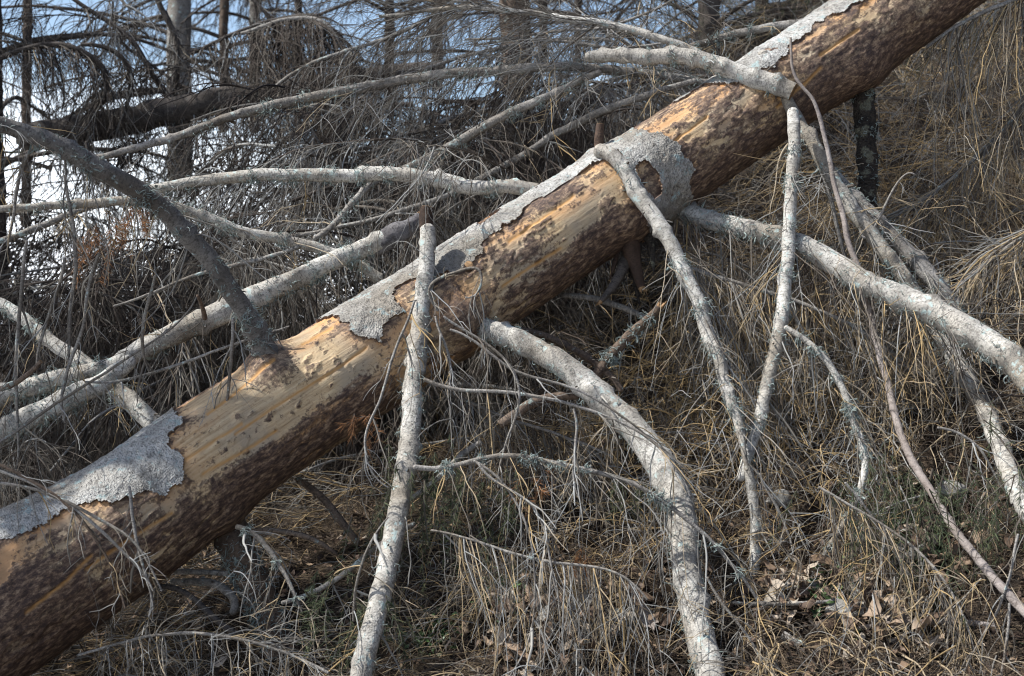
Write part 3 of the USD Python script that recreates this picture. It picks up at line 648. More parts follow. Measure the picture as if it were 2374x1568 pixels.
loose('broken_branch', 'pale branch with a split end sloping down to the trunk at the left', 'branch',
      [(-20, 695), (60, 745), (130, 800), (195, 842), (270, 905), (310, 942), (372, 1000)], [28, 32, 38, 46, 50], [5.0, 4.75], BARK, lichen=8, twigs=dict(count=14, length=0.25))
loose('dead_branch', 'thin wavy grey branch running in from the left edge under the arched branch', 'branch',
      [(-10, 486), (100, 479), (200, 471), (300, 466), (390, 480), (460, 496), (540, 530), (620, 546), (700, 566), (790, 596), (880, 645)], [18, 23, 27, 28, 24], [4.85, 5.05], BARK, lichen=14, twigs=dict(count=22, length=0.3))
loose('dead_branch', 'short grey branch low at the left edge below the wavy branch', 'branch', [(-10, 562), (70, 536), (150, 502), (240, 476), (330, 458)], [18, 16, 10], [5.2, 5.4], GREY, twigs=dict(count=20, length=0.35))
loose('dead_branch', 'longest dark straight branch climbing from the left to the sawn branch', 'branch',
      [(190, 380), (300, 348), (400, 320), (500, 282), (650, 240), (800, 211), (900, 191), (1050, 170), (1200, 161), (1350, 155), (1450, 164), (1560, 181), (1680, 200)], [14, 22, 26, 24, 22, 22], [5.4, 5.5, 5.4], GREY, lichen=14, twigs=dict(count=70, length=0.4, kids=4, along=-0.5, lo=0.4))
loose('dead_branch', 'grey branch slanting behind the arched branch up to the long dark one', 'branch',
      [(730, 553), (800, 492), (862, 430), (950, 390), (1000, 364), (1100, 310), (1200, 254), (1250, 232), (1330, 195), (1390, 168)], [14, 18, 23, 25, 22, 15], [5.3, 5.3], GREY, lichen=8, twigs=dict(count=30, length=0.3, kids=4))
loose('dead_branch', 'slender grey branch parallel to the trunk and just above its upper side', 'branch',
      [(590, 560), (700, 545), (850, 512), (960, 482), (1040, 452), (1110, 416), (1200, 366), (1300, 306), (1400, 256), (1520, 214), (1610, 188)], [8, 10, 14, 18, 20, 14], [5.45, 5.35], GREY, twigs=dict(count=26, length=0.3))
loose('dead_branch', 'thin twig-like branch passing under the dark grey branch at the left', 'branch', [(265, 710), (360, 676), (450, 641), (540, 617), (620, 597), (700, 568)], [6, 8, 12, 10], [4.85, 5.0], GREY, twigs=dict(count=16, length=0.2))
loose('long_twig', 'long thin curved twig lying across the fork of the splintered branch', 'twig', [(200, 886), (290, 880), (360, 862), (440, 835), (520, 806), (600, 780), (670, 757)], [7, 9, 8, 5], [4.3, 4.4], GREY, twigs=dict(count=10, length=0.18))
loose('long_twig', 'straight twig rising over the broken branch at the left edge', 'twig', [(-20, 1035), (60, 985), (130, 935), (220, 880), (320, 815), (400, 760), (455, 690)], [9, 8, 7, 4], [4.2, 4.35], GREY, twigs=dict(count=8, length=0.2))
loose('stick', 'short brown stick poking up over the fork at the left edge', 'stick', [(-10, 905), (40, 885), (95, 838)], [14, 14, 12], [4.3, 4.25], BROWN, cap1='cut')
t8, L8 = loose('sawn_branch', 'pale branch with a sawn end resting on top of the trunk', 'branch',
               [(1365, 133), (1420, 131), (1500, 132), (1570, 133), (1650, 147), (1720, 174), (1780, 192), (1838, 213)], [30, 36, 40, 44, 50, 46], [5.2, 5.02], BARK, cap0='round', cap1='cut', lichen=6, rough=0.06)
loose('dead_branch', 'slender pale branch arching over the top from the sky to the sawn branch', 'branch',
      [(880, 38), (1000, 25), (1080, 20), (1150, 22), (1300, 40), (1420, 60), (1500, 78), (1590, 112), (1680, 160), (1760, 205), (1830, 235)], [7, 12, 15, 18, 20, 18, 16], [5.6, 5.35, 5.14], BARK, twigs=dict(count=170, length=0.6, kids=4, grav=0.16, along=-1.0, hi=0.62, mix=[(4, 0.62, 0.1), (4, 0.42, 0.1)], w=0.003))
loose('dead_branch', 'short pale branch sticking out behind the bark at the top of the trunk', 'branch', [(1530, 130), (1610, 104), (1700, 80), (1800, 62), (1880, 48)], [10, 18, 22, 20], [5.7, 5.5], GREY, lichen=8, twigs=dict(count=20, length=0.3))
loose('dead_branch', 'thin grey branch bowed under the slender arching one', 'branch', [(1100, 105), (1200, 88), (1300, 72), (1400, 64), (1450, 50), (1560, 0), (1600, -30)], [6, 8, 8, 6], [5.7, 5.5], GREY, twigs=dict(count=60, length=0.4, grav=0.15))
loose('dead_branch', 'thin dark branch drooping just above the sawn branch', 'branch', [(1080, 92), (1200, 90), (1330, 100), (1420, 112), (1490, 108), (1570, 98)], [6, 9, 9, 5], [5.5, 5.4], GREY, twigs=dict(count=50, length=0.4, grav=0.2))
t7, L7 = loose('hanging_branch', 'bright slim branch hanging nearly upright beside the pinkish sapling', 'branch',
               [(1838, 260), (1842, 330), (1838, 420), (1832, 520), (1826, 600), (1816, 700), (1802, 790), (1786, 870), (1766, 950), (1746, 1020), (1718, 1108)], [30, 32, 34, 36, 32, 24], [4.95, 4.68, 4.35], BARK, lichen=14, twigs=dict(count=44, length=0.4))
side(t7, [(1735, 1085), (1748, 1180), (1752, 1270), (1745, 1340), (1728, 1410), (1715, 1500)], [24, 28, 26, 22], [4.35, 4.25], BARK, twigs=dict(count=10, length=0.2))
side(t7, [(1822, 760), (1868, 790), (1912, 832), (1942, 880), (1970, 940), (1990, 1010), (2006, 1065), (2000, 1120), (1972, 1185), (1932, 1255), (1896, 1310)], [14, 18, 20, 18, 12], [4.48, 4.2], BARK, lichen=14, twigs=dict(count=44, length=0.4, grav=0.45))
loose('sapling', 'smooth pinkish curved sapling stem arching from the trunk top to the lower right corner', 'sapling',
      [(1833, 88), (1836, 150), (1852, 192), (1880, 224), (1904, 282), (1922, 370), (1940, 450), (1960, 530), (1982, 605), (2010, 700), (2034, 800), (2060, 905), (2090, 1010), (2122, 1085), (2182, 1180), (2250, 1280), (2320, 1360), (2400, 1440)], [6, 12, 15, 17, 20, 22, 25], [4.96, 4.86, 4.62, 4.1, 3.7], PINK, wander=0.35, rough=0.09)
loose('dead_branch', 'thick bluish grey lichened branch behind the pinkish sapling on the right', 'branch', [(1890, 350), (1950, 430), (2012, 492), (2080, 560), (2142, 622), (2195, 692), (2240, 780)], [24, 44, 46, 44, 40], [5.1, 4.8], GREY, lichen=20, twigs=dict(count=30, length=0.35))
loose('dead_branch', 'thin pale twig-like branch hanging beside the hanging branch', 'branch', [(1880, 330), (1906, 400), (1930, 480), (1950, 560), (1975, 640)], [10, 12, 10, 6], [5.0, 4.95], GREY, twigs=dict(count=16, length=0.25))
loose('stick', 'dark stick standing up from the slope under the trunk', 'stick', [(1375, 885), (1400, 842), (1445, 790), (1490, 752), (1528, 712)], [28, 28, 26, 20], [4.72, 4.7], BROWN, cap1='broken', lichen=8)
loose('stick', 'grey stick lying behind the thick curving branch', 'stick', [(1180, 762), (1280, 786), (1350, 822), (1400, 858), (1440, 905)], [14, 18, 18, 16], [4.75, 4.7], BROWN)
loose('stick', 'short grey stick behind the upper part of the thick curving branch', 'stick', [(1305, 686), (1370, 692), (1440, 712), (1500, 740)], [12, 16, 16, 14], [4.95, 4.9], GREY)
loose('stick', 'broken stick crossing behind the bend of the thick curving branch', 'stick', [(1160, 985), (1200, 958), (1245, 932), (1330, 918), (1420, 905)], [24, 26, 22, 16], [4.5, 4.5], BROWN, cap0='cut')
loose('stick', 'pale snapped stick beside the leaning branch at mid height', 'stick', [(930, 1172), (975, 1140), (1020, 1105), (1065, 1062), (1112, 1028)], [10, 13, 15, 16], [4.45, 4.45], GREY, cap0='cut')
loose('stick', 'long grey stick behind the foot of the leaning branch', 'stick', [(655, 1398), (720, 1375), (785, 1338), (840, 1295), (900, 1250), (960, 1215)], [11, 14, 15, 12], [4.15, 4.25], GREY, twigs=dict(count=8, length=0.2))
loose('stick', 'straight thin stick lying flat across the litter at the lower right', 'stick', [(1700, 1398), (1800, 1400), (1900, 1396), (2030, 1388)], [9, 11, 10, 8], [4.0, 4.05], GREY)
loose('stick', 'bowed tan stick at the lower right edge', 'stick', [(1960, 1462), (2050, 1448), (2150, 1440), (2260, 1446), (2390, 1462)], [9, 14, 16, 15], [3.95, 3.85], PINK)
loose('stick', 'stout grey stick poking up at the bottom edge on the right', 'stick', [(1815, 1472), (1860, 1510), (1900, 1556), (1940, 1610)], [22, 26, 28, 28], [3.95, 3.85], GREY, cap0='cut', lichen=6)
loose('stick', 'short pale rod lying on the needles under the lower trunk', 'stick', [(405, 1326), (460, 1327), (525, 1330)], [13, 14, 13], [4.4, 4.35], GREY, cap0='cut')
loose('stick', 'curved pale root-like stick under the lower trunk', 'stick', [(400, 1348), (470, 1350), (520, 1365), (545, 1400), (540, 1420)], [16, 20, 22, 20], [4.4, 4.25], GREY)
loose('stick', 'dark crooked stick in the shade beside the propping branch', 'stick', [(370, 1360), (440, 1382), (490, 1425), (550, 1470), (640, 1500)], [12, 16, 18, 12], [4.25, 4.15], DARK)
loose('stick', 'dark slanting stick between the propping branch and the leaning branch', 'stick', [(690, 1112), (740, 1150), (790, 1205), (830, 1260)], [16, 20, 20, 16], [4.55, 4.5], BROWN)
loose('stick', 'thin dark bowed stick right of the propping branch', 'stick', [(580, 1232), (650, 1230), (720, 1250), (780, 1285)], [12, 14, 14, 10], [4.35, 4.35], BROWN)
t9, L9 = loose('dead_branch', 'thin pale bent branch drooping in front of the propping branch', 'branch', [(550, 1222), (600, 1248), (640, 1298), (665, 1340), (690, 1395), (700, 1420)], [14, 15, 13, 10, 7], [4.15, 4.05], GREY, twigs=dict(count=20, length=0.22), lichen=3)
for k, (pts, lb) in enumerate(((([(-20, 1065), (80, 1120), (160, 1175), (215, 1240), (260, 1320), (290, 1410)]), 'darkest of the twigs drooping across the lower trunk at the left edge'),
                               (([(-20, 1085), (100, 1135), (200, 1200), (280, 1275), (330, 1330), (350, 1380), (345, 1430)]), 'hooked grey twig drooping across the lower trunk'),
                               (([(-10, 1120), (120, 1150), (230, 1205), (310, 1260), (350, 1320), (375, 1370)]), 'outer grey twig drooping across the lower trunk'),
                               (([(300, 1130), (310, 1210), (325, 1290), (355, 1370)]), 'thin upright twig crossing the lowest bark plate'))):
    loose('long_twig', lb, 'twig', pts, [8, 9, 8, 5], [3.85, 3.8], GREY if k else BROWN, twigs=dict(count=7, length=0.16))
for pts, lb in (([(150, 408), (160, 470), (172, 540), (176, 620), (165, 700), (160, 790), (140, 930)], 'long pale twig hanging from the dark grey branch at the left'),
                ([(85, 330), (60, 370), (40, 440), (20, 560)], 'pale twig hanging from the dark grey branch near the left edge'),
                ([(62, 560), (52, 640), (45, 730), (38, 830), (40, 950), (42, 1060)], 'straight hanging twig nearest the left edge'),
                ([(150, 600), (128, 690), (100, 770), (85, 850)], 'short hanging twig between two long ones at the left'),
                ([(230, 590), (205, 680), (190, 760), (160, 850), (150, 980)], 'wavy grey twig hanging in front of the dark hollow at the left'),
                ([(360, 640), (345, 700), (330, 780), (345, 860)], 'grey twig hanging right of the dark hollow'),
                ([(540, 740), (535, 850), (520, 980)], 'pale twig hanging from the splintered branch near the trunk')):
    loose('long_twig', lb, 'twig', pts, [8, 10, 9, 5], [4.25, 4.3], GREY, twigs=dict(count=8, length=0.2, grav=0.5))
for pts, d, lb in (([(1045, 765), (1110, 800), (1180, 850), (1260, 880), (1340, 905), (1420, 950), (1500, 1010), (1560, 1060)], 4.15, 'long thin twig running along the thick curving branch'),
                   ([(1030, 735), (1100, 780), (1170, 835), (1205, 905), (1190, 980), (1165, 1050), (1155, 1130)], 4.1, 'curled pale twig hanging right of the leaning branch'),
                   ([(960, 700), (930, 780), (900, 860), (880, 930), (850, 1000), (860, 1090), (900, 1130)], 4.1, 'looping twig hanging left of the leaning branch'),
                   ([(1015, 720), (1000, 660), (1060, 630), (1110, 625), (1115, 660), (1080, 690)], 4.3, 'dark loop of twig around the pink knot'),
                   ([(1010, 735), (1030, 800), (1045, 860), (1040, 900)], 4.3, 'lichened twig hanging right beside the leaning branch'),
                   ([(1330, 950), (1335, 1030), (1330, 1100), (1345, 1160)], 4.0, 'short upright twig in front of the thick curving branch'),
                   ([(1990, 480), (2010, 550), (2040, 500), (2120, 405)], 4.9, 'grey forked twig standing out against the slope at the right'),
                   ([(2360, 1240), (2340, 1330), (2310, 1420), (2270, 1490), (2230, 1590)], 3.8, 'lichened twig hanging at the lower right edge'),
                   ([(2340, 1400), (2335, 1480), (2310, 1600)], 3.75, 'pale twig at the lower right corner'),
                   ([(2175, 992), (2230, 1008), (2270, 1040), (2300, 1090), (2350, 1160)], 4.2, 'short knobbly pale twig near the right edge'),
                   ([(1760, 1100), (1790, 1160), (1820, 1220), (1840, 1300)], 4.3, 'dark twig right of the hanging branch foot'),
                   ([(1960, 1120), (2010, 1180), (2060, 1260), (2070, 1340), (2020, 1420)], 4.1, 'grey twig drooping over the stones at the right'),
                   ([(1640, 1340), (1690, 1420), (1750, 1500), (1780, 1600)], 3.85, 'grey twig right of the thick branch at the bottom edge'),
                   ([(820, 1440), (830, 1340), (870, 1240), (900, 1200)], 3.95, 'reddish bowed twig behind the foot of the leaning branch')):
    loose('long_twig', lb, 'twig', pts, [7, 8, 7, 4], [d, d - 0.05], GREY, twigs=dict(count=9, length=0.22, grav=0.4))

# ---------------------------------------------------------------- background: log, standing trees, dead boughs
tl, Ll = loose('mossy_log', 'dark mossy log leaning across the background at the upper left', 'log', [(60, 322), (180, 298), (300, 280), (480, 240), (650, 216), (850, 182), (1020, 165)], [66, 74, 66, 56, 44], [7.2, 7.6], DARK, part='trunk', lichen=10,
               twigs=dict(count=400, length=0.30, grav=0.6, kids=1, mix=BROWNMIX, w=0.004, lo=0.2))


def standing_tree(label, px, py0, py1, width, d, mat, limbs, seed, cat='tree'):
    t = thing('standing_tree', label, cat, 'bare trees standing in the background')
    rng = np.random.default_rng(seed)
    top = -700
    n = 9
    yy = np.linspace(py1, top, n)
    xx = px + np.cumsum(rng.normal(0, width * 0.05, n)) - (yy - py1) * rng.normal(0, 0.01)
    seed_[0] += 1
    L = Limb(np.stack([xx, yy], 1), [width * 1.15, width, width * 0.85], [d, d], seed_[0], 0.1)
    v, f, at = limb_mesh(L, rough=0.12)
    put('trunk', v, f, mat, t, at)
    lpts, ltone = [], []
    for k in range(limbs):
        fr = rng.uniform(0.1, 0.75)
        p, _, r = L.at(np.array([fr]))
        az = rng.uniform(0, 2 * np.pi)
        dr = np.array([[math.cos(az), math.sin(az) * 0.7, rng.uniform(-0.1, 0.5)]])
        c = grow(p, dr, np.array([rng.uniform(0.8, 2.0)]), 12, np.array([0.09]), 0.05, rng)
        lpts.append(c[0])
    lp = np.array(lpts)
    for c in lp:
        q, rr, s = spline(c, np.linspace(0.016, 0.005, len(c)), 0.06)
        LL = Limb.__new__(Limb); LL.q, LL.r, LL.s, LL.seed = q, rr, s, int(rng.integers(1e4))
        v, f, at = limb_mesh(LL, sides=6, knots=False)
        put('limb', v, f, DARK, t, at)
    tw = branchlets(lp, 24, np.full(len(lp) * 24, 0.42), np.full(len(lp) * 24, 0.12), 0.12, rng, n=8, spread=1.0, lo=0.15, hi=1.0, down=0.6)
    put_curves('twigs', tw, taper(len(tw), 8, 0.0052, rng), tones(len(tw), rng, [(3, 0.2, 0.1), (2, 0.45, 0.1)]), TWIG, t, kind='stuff')
    tw2 = branchlets(tw, 3, np.full(len(tw) * 3, 0.20), np.full(len(tw) * 3, 0.1), 0.12, rng, n=5)
    put_curves('fine_twigs', tw2, taper(len(tw2), 5, 0.0032, rng), tones(len(tw2), rng, [(3, 0.2, 0.1), (2, 0.45, 0.1)]), TWIG, t, kind='stuff')


for k, (lb, x, y1, w, d, lm) in enumerate((
        ('stoutest grey trunk at the upper left, behind the mossy log', 420, 420, 56, 9.0, 10),
        ('dark trunk cut by the left edge of the picture', -2, 700, 40, 8.0, 7),
        ('slim dark trunk at the upper left just inside the left edge', 60, 520, 22, 9.5, 6),
        ('slim trunk just right of the stoutest grey trunk', 520, 300, 22, 9.5, 9),
        ('pale slim trunk, third from the stoutest grey trunk', 592, 300, 26, 11.0, 9),
        ('thin trunk left of the hanging brown bough', 690, 300, 16, 10.5, 10),
        ('thin trunk behind the twig haze at the top centre', 905, 250, 22, 10.0, 12),
        ('pale trunk at the top centre left of the thick brown one', 1012, 200, 26, 11.0, 9),
        ('thick brown trunk at the top centre above the long dark branch', 1190, 200, 72, 9.0, 14),
        ('slim trunk close beside the thick brown one', 1262, 160, 20, 10.5, 8),
        ('slim trunk leaning at the top right of the thick brown one', 1340, 160, 16, 9.5, 10),
        ('dark trunk at the top behind the arching slender branch', 1640, 200, 48, 8.5, 12),
        ('dark trunk above the short pale branch', 1770, 120, 30, 9.0, 10))):
    standing_tree(lb, x, 0, y1, w, d, GREY if k in (0, 4, 7) else BROWN if k in (2, 3, 8) else DARK, lm, 300 + k)

boughs = (
    ('dark bough arching like a hook at the upper left', [(-10, 142), (60, 113), (130, 104), (200, 124), (238, 160), (246, 210), (220, 260), (195, 320)], [12, 15, 16, 14], 7.0, 200, 0.40),
    ('smaller hooked bough right of the arching dark one', [(190, 104), (250, 112), (290, 140), (303, 190), (295, 240), (280, 300)], [10, 12, 10], 7.1, 60, 0.30),
    ('straight dark bough slanting down across the white sky', [(150, -20), (220, 32), (300, 90), (350, 165), (400, 240), (425, 275)], [10, 13, 14], 7.4, 60, 0.3),
    ('dark upright bough in front of the stoutest grey trunk', [(362, -30), (380, 30), (408, 90), (408, 180), (404, 260), (425, 330), (440, 400)], [14, 16, 18, 14], 7.6, 70, 0.35),
    ('level dark bough with a curtain of brown twigs at its tip', [(445, 125), (500, 98), (560, 72), (620, 52), (680, 40), (735, 38)], [8, 11, 12, 14], 7.6, 190, 0.45),
    ('thin dark bough crossing behind the stoutest grey trunk', [(240, 60), (320, 130), (420, 200), (560, 330)], [7, 8, 6], 8.4, 70, 0.3),
    ('dark bough curving beneath the mossy log', [(200, 330), (240, 400), (300, 430), (380, 440)], [8, 12, 9], 6.6, 60, 0.3),
    ('thin bough falling from the top edge left of the brown curtain', [(560, -20), (640, 60), (720, 190), (760, 260)], [8, 8, 6], 8.0, 70, 0.35),
    ('grey bough drooping at the top centre above the long dark branch', [(1080, -20), (1000, 40), (880, 95), (740, 140), (640, 200)], [8, 10, 8], 6.8, 130, 0.4),
    ('bough sweeping left under the slender arching branch', [(1420, 95), (1250, 95), (1080, 130), (930, 180), (820, 240)], [8, 10, 7], 6.2, 150, 0.45),
)
for k, (lb, pts, w, d, cnt, ln) in enumerate(boughs):
    loose('dead_bough', lb, 'bough', pts, w, [d, d], DARK if k < 8 else GREY, part='limb', group=None, twigs=dict(count=cnt, length=ln, grav=0.5, mix=[(3, 0.2, 0.1), (3, 0.4, 0.1), (1, 0.7, 0.1)], w=0.0042, kids=2))

OCH = [(6, 0.94, 0.05), (3, 0.5, 0.1), (2, 0.7, 0.08), (2, 0.3, 0.08)]
for lb, pts, w, d, kw in (
        ('bough with a curtain of ochre twigs hanging under the thick pale branch on the right', [(1540, 600), (1690, 650), (1850, 700), (2000, 770), (2110, 860)], [8, 12, 10, 7], [4.95, 4.75], dict(count=260, length=0.62, grav=0.7, mix=OCH, kids=3, w=0.0032)),
        ('brown twiggy bough hanging under the middle of the trunk', [(1030, 900), (1150, 960), (1300, 1010), (1420, 1060)], [8, 10, 8, 6], [4.7, 4.6], dict(count=120, length=0.42, grav=0.6, mix=BROWNMIX, kids=3, w=0.003)),
        ('ochre bough sweeping down the slope at the upper right', [(2460, 90), (2330, 300), (2200, 420), (2080, 500), (1980, 560)], [10, 14, 10, 6], [5.6, 5.3], dict(count=170, length=0.6, grav=0.35, mix=OCH, kids=3, along=0.9)),
        ('ochre bough arching in from the right edge above the thick branch', [(2480, 480), (2360, 560), (2250, 640), (2150, 740)], [10, 12, 8, 6], [5.0, 4.9], dict(count=120, length=0.5, grav=0.35, mix=OCH, kids=3, along=0.9)),
        ('bough of twigs hanging like a fringe at the top right corner', [(2500, -60), (2350, 0), (2220, 60), (2150, 110)], [10, 12, 8], [5.5, 5.4], dict(count=110, length=0.6, grav=0.7, mix=OCH, kids=2)),
        ('dense brown twig curtain falling from the tip of the level dark bough', [(560, 78), (640, 52), (690, 42), (740, 50), (790, 110), (810, 190)], [9, 12, 10, 6], [7.5, 7.3], dict(count=330, length=0.75, grav=0.55, mix=[(3, 0.2, 0.08), (3, 0.35, 0.1)], kids=4, w=0.0045, along=0.2)),
        ('grey twiggy bough lying across the needles at the lower left', [(180, 1520), (330, 1480), (480, 1470), (620, 1500), (760, 1560)], [7, 9, 8], [3.95, 3.8], dict(count=110, length=0.25, grav=0.3, mix=GREYMIX, kids=3, w=0.0025)),
        ('twiggy bough drooping across the bottom right', [(1900, 1130), (2020, 1200), (2140, 1290), (2220, 1400), (2260, 1520)], [7, 8, 6], [4.1, 3.8], dict(count=110, length=0.4, grav=0.7, mix=OCH, kids=3, w=0.0028)),
        ('twiggy bough drooping between the two pale branches at the bottom centre', [(1000, 1230), (1120, 1260), (1260, 1300), (1400, 1320), (1500, 1390)], [6, 8, 6], [4.05, 3.85], dict(count=130, length=0.4, grav=0.7, mix=GREYMIX + [(2, 0.94, 0.05)], kids=3, w=0.0028))):
    loose('dead_bough', lb, 'bough', pts, w, d, GREY, part='limb', twigs=kw)


def shade_tree(label, x, y, z0, z1, rad, limbs, seed):
    """A living conifer beside the view, off to the left: its crown throws the dappled shade."""
    t = thing('living_conifer', label, 'tree', 'living conifers outside the left edge')
    r_ = np.random.default_rng(seed)
    g0 = float(G(x, y))
    q, rr, s = spline([(x, y, g0 - 0.3), (x + 0.04, y, 0.5 * (g0 + z1)), (x, y + 0.03, z1 + 1.0)], [0.13, 0.10, 0.02], 0.08)
    LL = Limb.__new__(Limb); LL.q, LL.r, LL.s, LL.seed = q, rr, s, seed
    v, f, at = limb_mesh(LL, sides=14)
    put('trunk', v, f, DARK, t, at)
    z = r_.uniform(z0, z1, limbs); az = r_.uniform(0, 2 * np.pi, limbs)
    lp = grow(np.stack([np.full(limbs, x), np.full(limbs, y), z], -1), np.stack([np.cos(az), np.sin(az), np.full(limbs, 0.15)], -1), rad * r_.uniform(0.6, 1.15, limbs), 9, np.full(limbs, 0.05), 0.05, r_)
    put_curves('limbs', lp, taper(limbs, 9, 0.03, r_), np.full(limbs, 0.2), TWIG, t, kind='stuff')
    a = branchlets(lp, 16, np.full(limbs * 16, 0.38), np.full(limbs * 16, 0.12), 0.08, r_, n=6, spread=0.9, lo=0.2, hi=1.0)
    put_curves('foliage', a, taper(len(a), 6, 0.028, r_, 0.3), r_.random(len(a)), GREEN, t, kind='stuff')


shade_tree('tall living conifer standing just outside the left edge beyond the log', -3.1, 6.1, 6.2, 10.5, 1.35, 60, 901)
shade_tree('young conifer standing nearest the viewer outside the left edge', -3.0, 3.9, 2.3, 3.9, 0.85, 40, 902)
shade_tree('conifer standing outside the left edge behind the dead twigs', -4.4, 7.4, 2.6, 6.6, 1.4, 60, 903)
shade_tree('conifer standing outside the left edge level with the splintered branch', -4.1, 5.9, 2.8, 5.4, 1.2, 45, 904)

# ---------------------------------------------------------------- thickets of dead twigs
rng = np.random.default_rng(77)


def thicket(label, limbs, x0, x1, y0, y1, top, per, length, w, mix, rng, low=-0.2, grav=0.45, dirs=None, name='twig_thicket', lim_len=(0.5, 1.5)):
    """Drooping dead limbs with hanging curtains of twigs, standing on the ground up to the height top(px)."""
    y = y0 + (y1 - y0) * rng.random(limbs)
    px_ = rng.uniform(x0, x1, limbs)
    x = (px_ - 1187) / 1187 * TX * y
    g = G(x, y)
    zt = CZ + (784 - np.interp(px_, *top)) / 1187 * TX * y
    z = g + low + (np.maximum(zt, g + 0.15) - g - low) * rng.random(limbs) ** 0.8
    az = rng.uniform(0, 2 * np.pi, limbs)
    d = np.stack([np.cos(az), np.sin(az) * 0.6, rng.uniform(-0.1, 0.4, limbs)], -1)
    lp = grow(np.stack([x, y, z], -1), d, rng.uniform(*lim_len, limbs), 10, np.full(limbs, 0.10), 0.08, rng)
    a = branchlets(lp, per, np.full(limbs * per, length), np.full(limbs * per, grav * 0.3), 0.11, rng, n=9, spread=0.9, lo=0.02, hi=1.0, down=0.9)
    b = branchlets(a, 3, np.full(len(a) * 3, length * 0.45), np.full(len(a) * 3, grav * 0.3), 0.13, rng, n=6, spread=0.8)
    t = thing(name, label, 'twigs', kind='stuff')
    tn = np.repeat(np.clip(tones(limbs, rng, mix), 0, 1), per)
    tn = np.clip(tn + rng.normal(0, 0.12, len(tn)), 0, 1)
    put_curves('limbs', lp, taper(limbs, 10, 0.014, rng), tones(limbs, rng, mix), TWIG, t, kind='stuff')
    put_curves('twigs', a, taper(len(a), 9, w, rng), tn, TWIG, t, kind='stuff')
    put_curves('fine_twigs', b, taper(len(b), 6, w * 0.6, rng), np.repeat(tn, 3), TWIG, t, kind='stuff')


ENV = ([-200, 0, 350, 470, 560, 640, 720, 1000, 1300, 1700, 2000], [620, 610, 600, 590, 450, 320, 250, 200, 170, 150, 60])
DIM = [(5, 0.24, 0.08), (3, 0.42, 0.1), (2, 0.62, 0.08)]
thicket('tangle of brown and grey dead twigs filling the space behind the fallen trunk on the left', 170, -150, 1500, 5.75, 6.8, ENV, 75, 0.45, 0.0035, DIM, rng)
thicket('darker hanging dead twigs deep behind the fallen trunk', 190, -200, 1750, 6.4, 9.0, ENV, 60, 0.55, 0.0055, [(4, 0.2, 0.08), (3, 0.38, 0.1), (1, 0.6, 0.1)], rng, lim_len=(0.8, 2.0))

thicket('lacy dark dead twigs hanging against the bright sky at the upper left', 75, -200, 640, 7.2, 10.0, ([-200, 700], [20, 60]), 34, 0.42, 0.0045, [(4, 0.2, 0.08), (2, 0.4, 0.1)], rng, lim_len=(0.6, 1.6))

# twigs draped over the slope on the right
def drape(label, N, x0, x1, y0, y1, length, w, mix, rng, lift=(0.02, 0.3), dirn=(-0.5, -0.6, -0.25), name='twig_thicket'):
    x = rng.uniform(x0, x1, N); y = rng.uniform(y0, y1, N)
    clump = fbm(np.stack([x * 2.2, y * 2.2, 0 * x], -1), 3, 8)
    keep = clump > 0.36
    x, y = x[keep], y[keep]
    n = len(x)
    z = G(x, y) + rng.uniform(*lift, n)
    fx = fbm(np.stack([x * 1.6, y * 1.6, 0 * x], -1), 2, 3) - 0.5
    d = np.array(dirn) + np.stack([2.2 * fx, 0 * fx, 0 * fx], -1) + rng.normal(0, 0.35, (n, 3)) + [0, 0, 0.35]
    a = grow(np.stack([x, y, z], -1), d, length * rng.uniform(0.4, 1.3, n), 9, np.full(n, 0.07), 0.085, rng, curl=0.03)
    b = branchlets(a, 2, np.full(n * 2, length * 0.5), np.full(n * 2, 0.12), 0.12, rng, n=6)
    t = thing(name, label, 'twigs', kind='stuff')
    big = fbm(np.stack([x * 1.1, y * 1.1, 0 * x + 4], -1), 3, 18)
    tn = np.clip(tones(n, rng, mix) + 0.25 * (big - 0.5), 0, 1)
    put_curves('twigs', a, taper(n, 9, w, rng), tn, TWIG, t, kind='stuff')
    put_curves('fine_twigs', b, taper(len(b), 6, w * 0.65, rng), np.repeat(tn, 2), TWIG, t, kind='stuff')


SLOPE = [(3, 0.33, 0.1), (4, 0.52, 0.1), (2, 0.70, 0.08), (7, 0.95, 0.05)]
drape('mat of ochre and grey dead twigs draped down the slope on the right', 11000, 0.2, 4.2, 4.7, 9.5, 0.42, 0.0031, SLOPE, rng)
drape('dead twigs lying over the needle litter below the fallen trunk', 4500, -2.0, 2.2, 3.4, 5.4, 0.26, 0.0028, SLOPE, rng, lift=(0.0, 0.14))

# ---------------------------------------------------------------- litter on the ground
def scatter_needles(label, N, x0, x1, y0, y1, ln, w, mat, rng, tall=0.25, name='needle_litter', cat='needles'):
    x = rng.uniform(x0, x1, N); y = rng.uniform(y0, y1, N)
    z = ground_z(x, y) + 0.004
    d = np.stack([rng.normal(0, 1, N), rng.normal(0, 1, N), rng.normal(0.1, tall, N)], -1)
    c = grow(np.stack([x, y, z], -1), d, ln * rng.uniform(0.4, 1.4, N), 4, np.full(N, 0.02), 0.12, rng)
    put_curves(name, c, taper(N, 4, w, rng, 0.7), rng.random(N), mat, None, label=label, category=cat, kind='stuff')


scatter_needles('carpet of brown fallen needles and twiglets on the forest floor', 100000, -2.4, 2.8, 3.3, 6.5, 0.08, 0.0018, NEEDLE, rng)


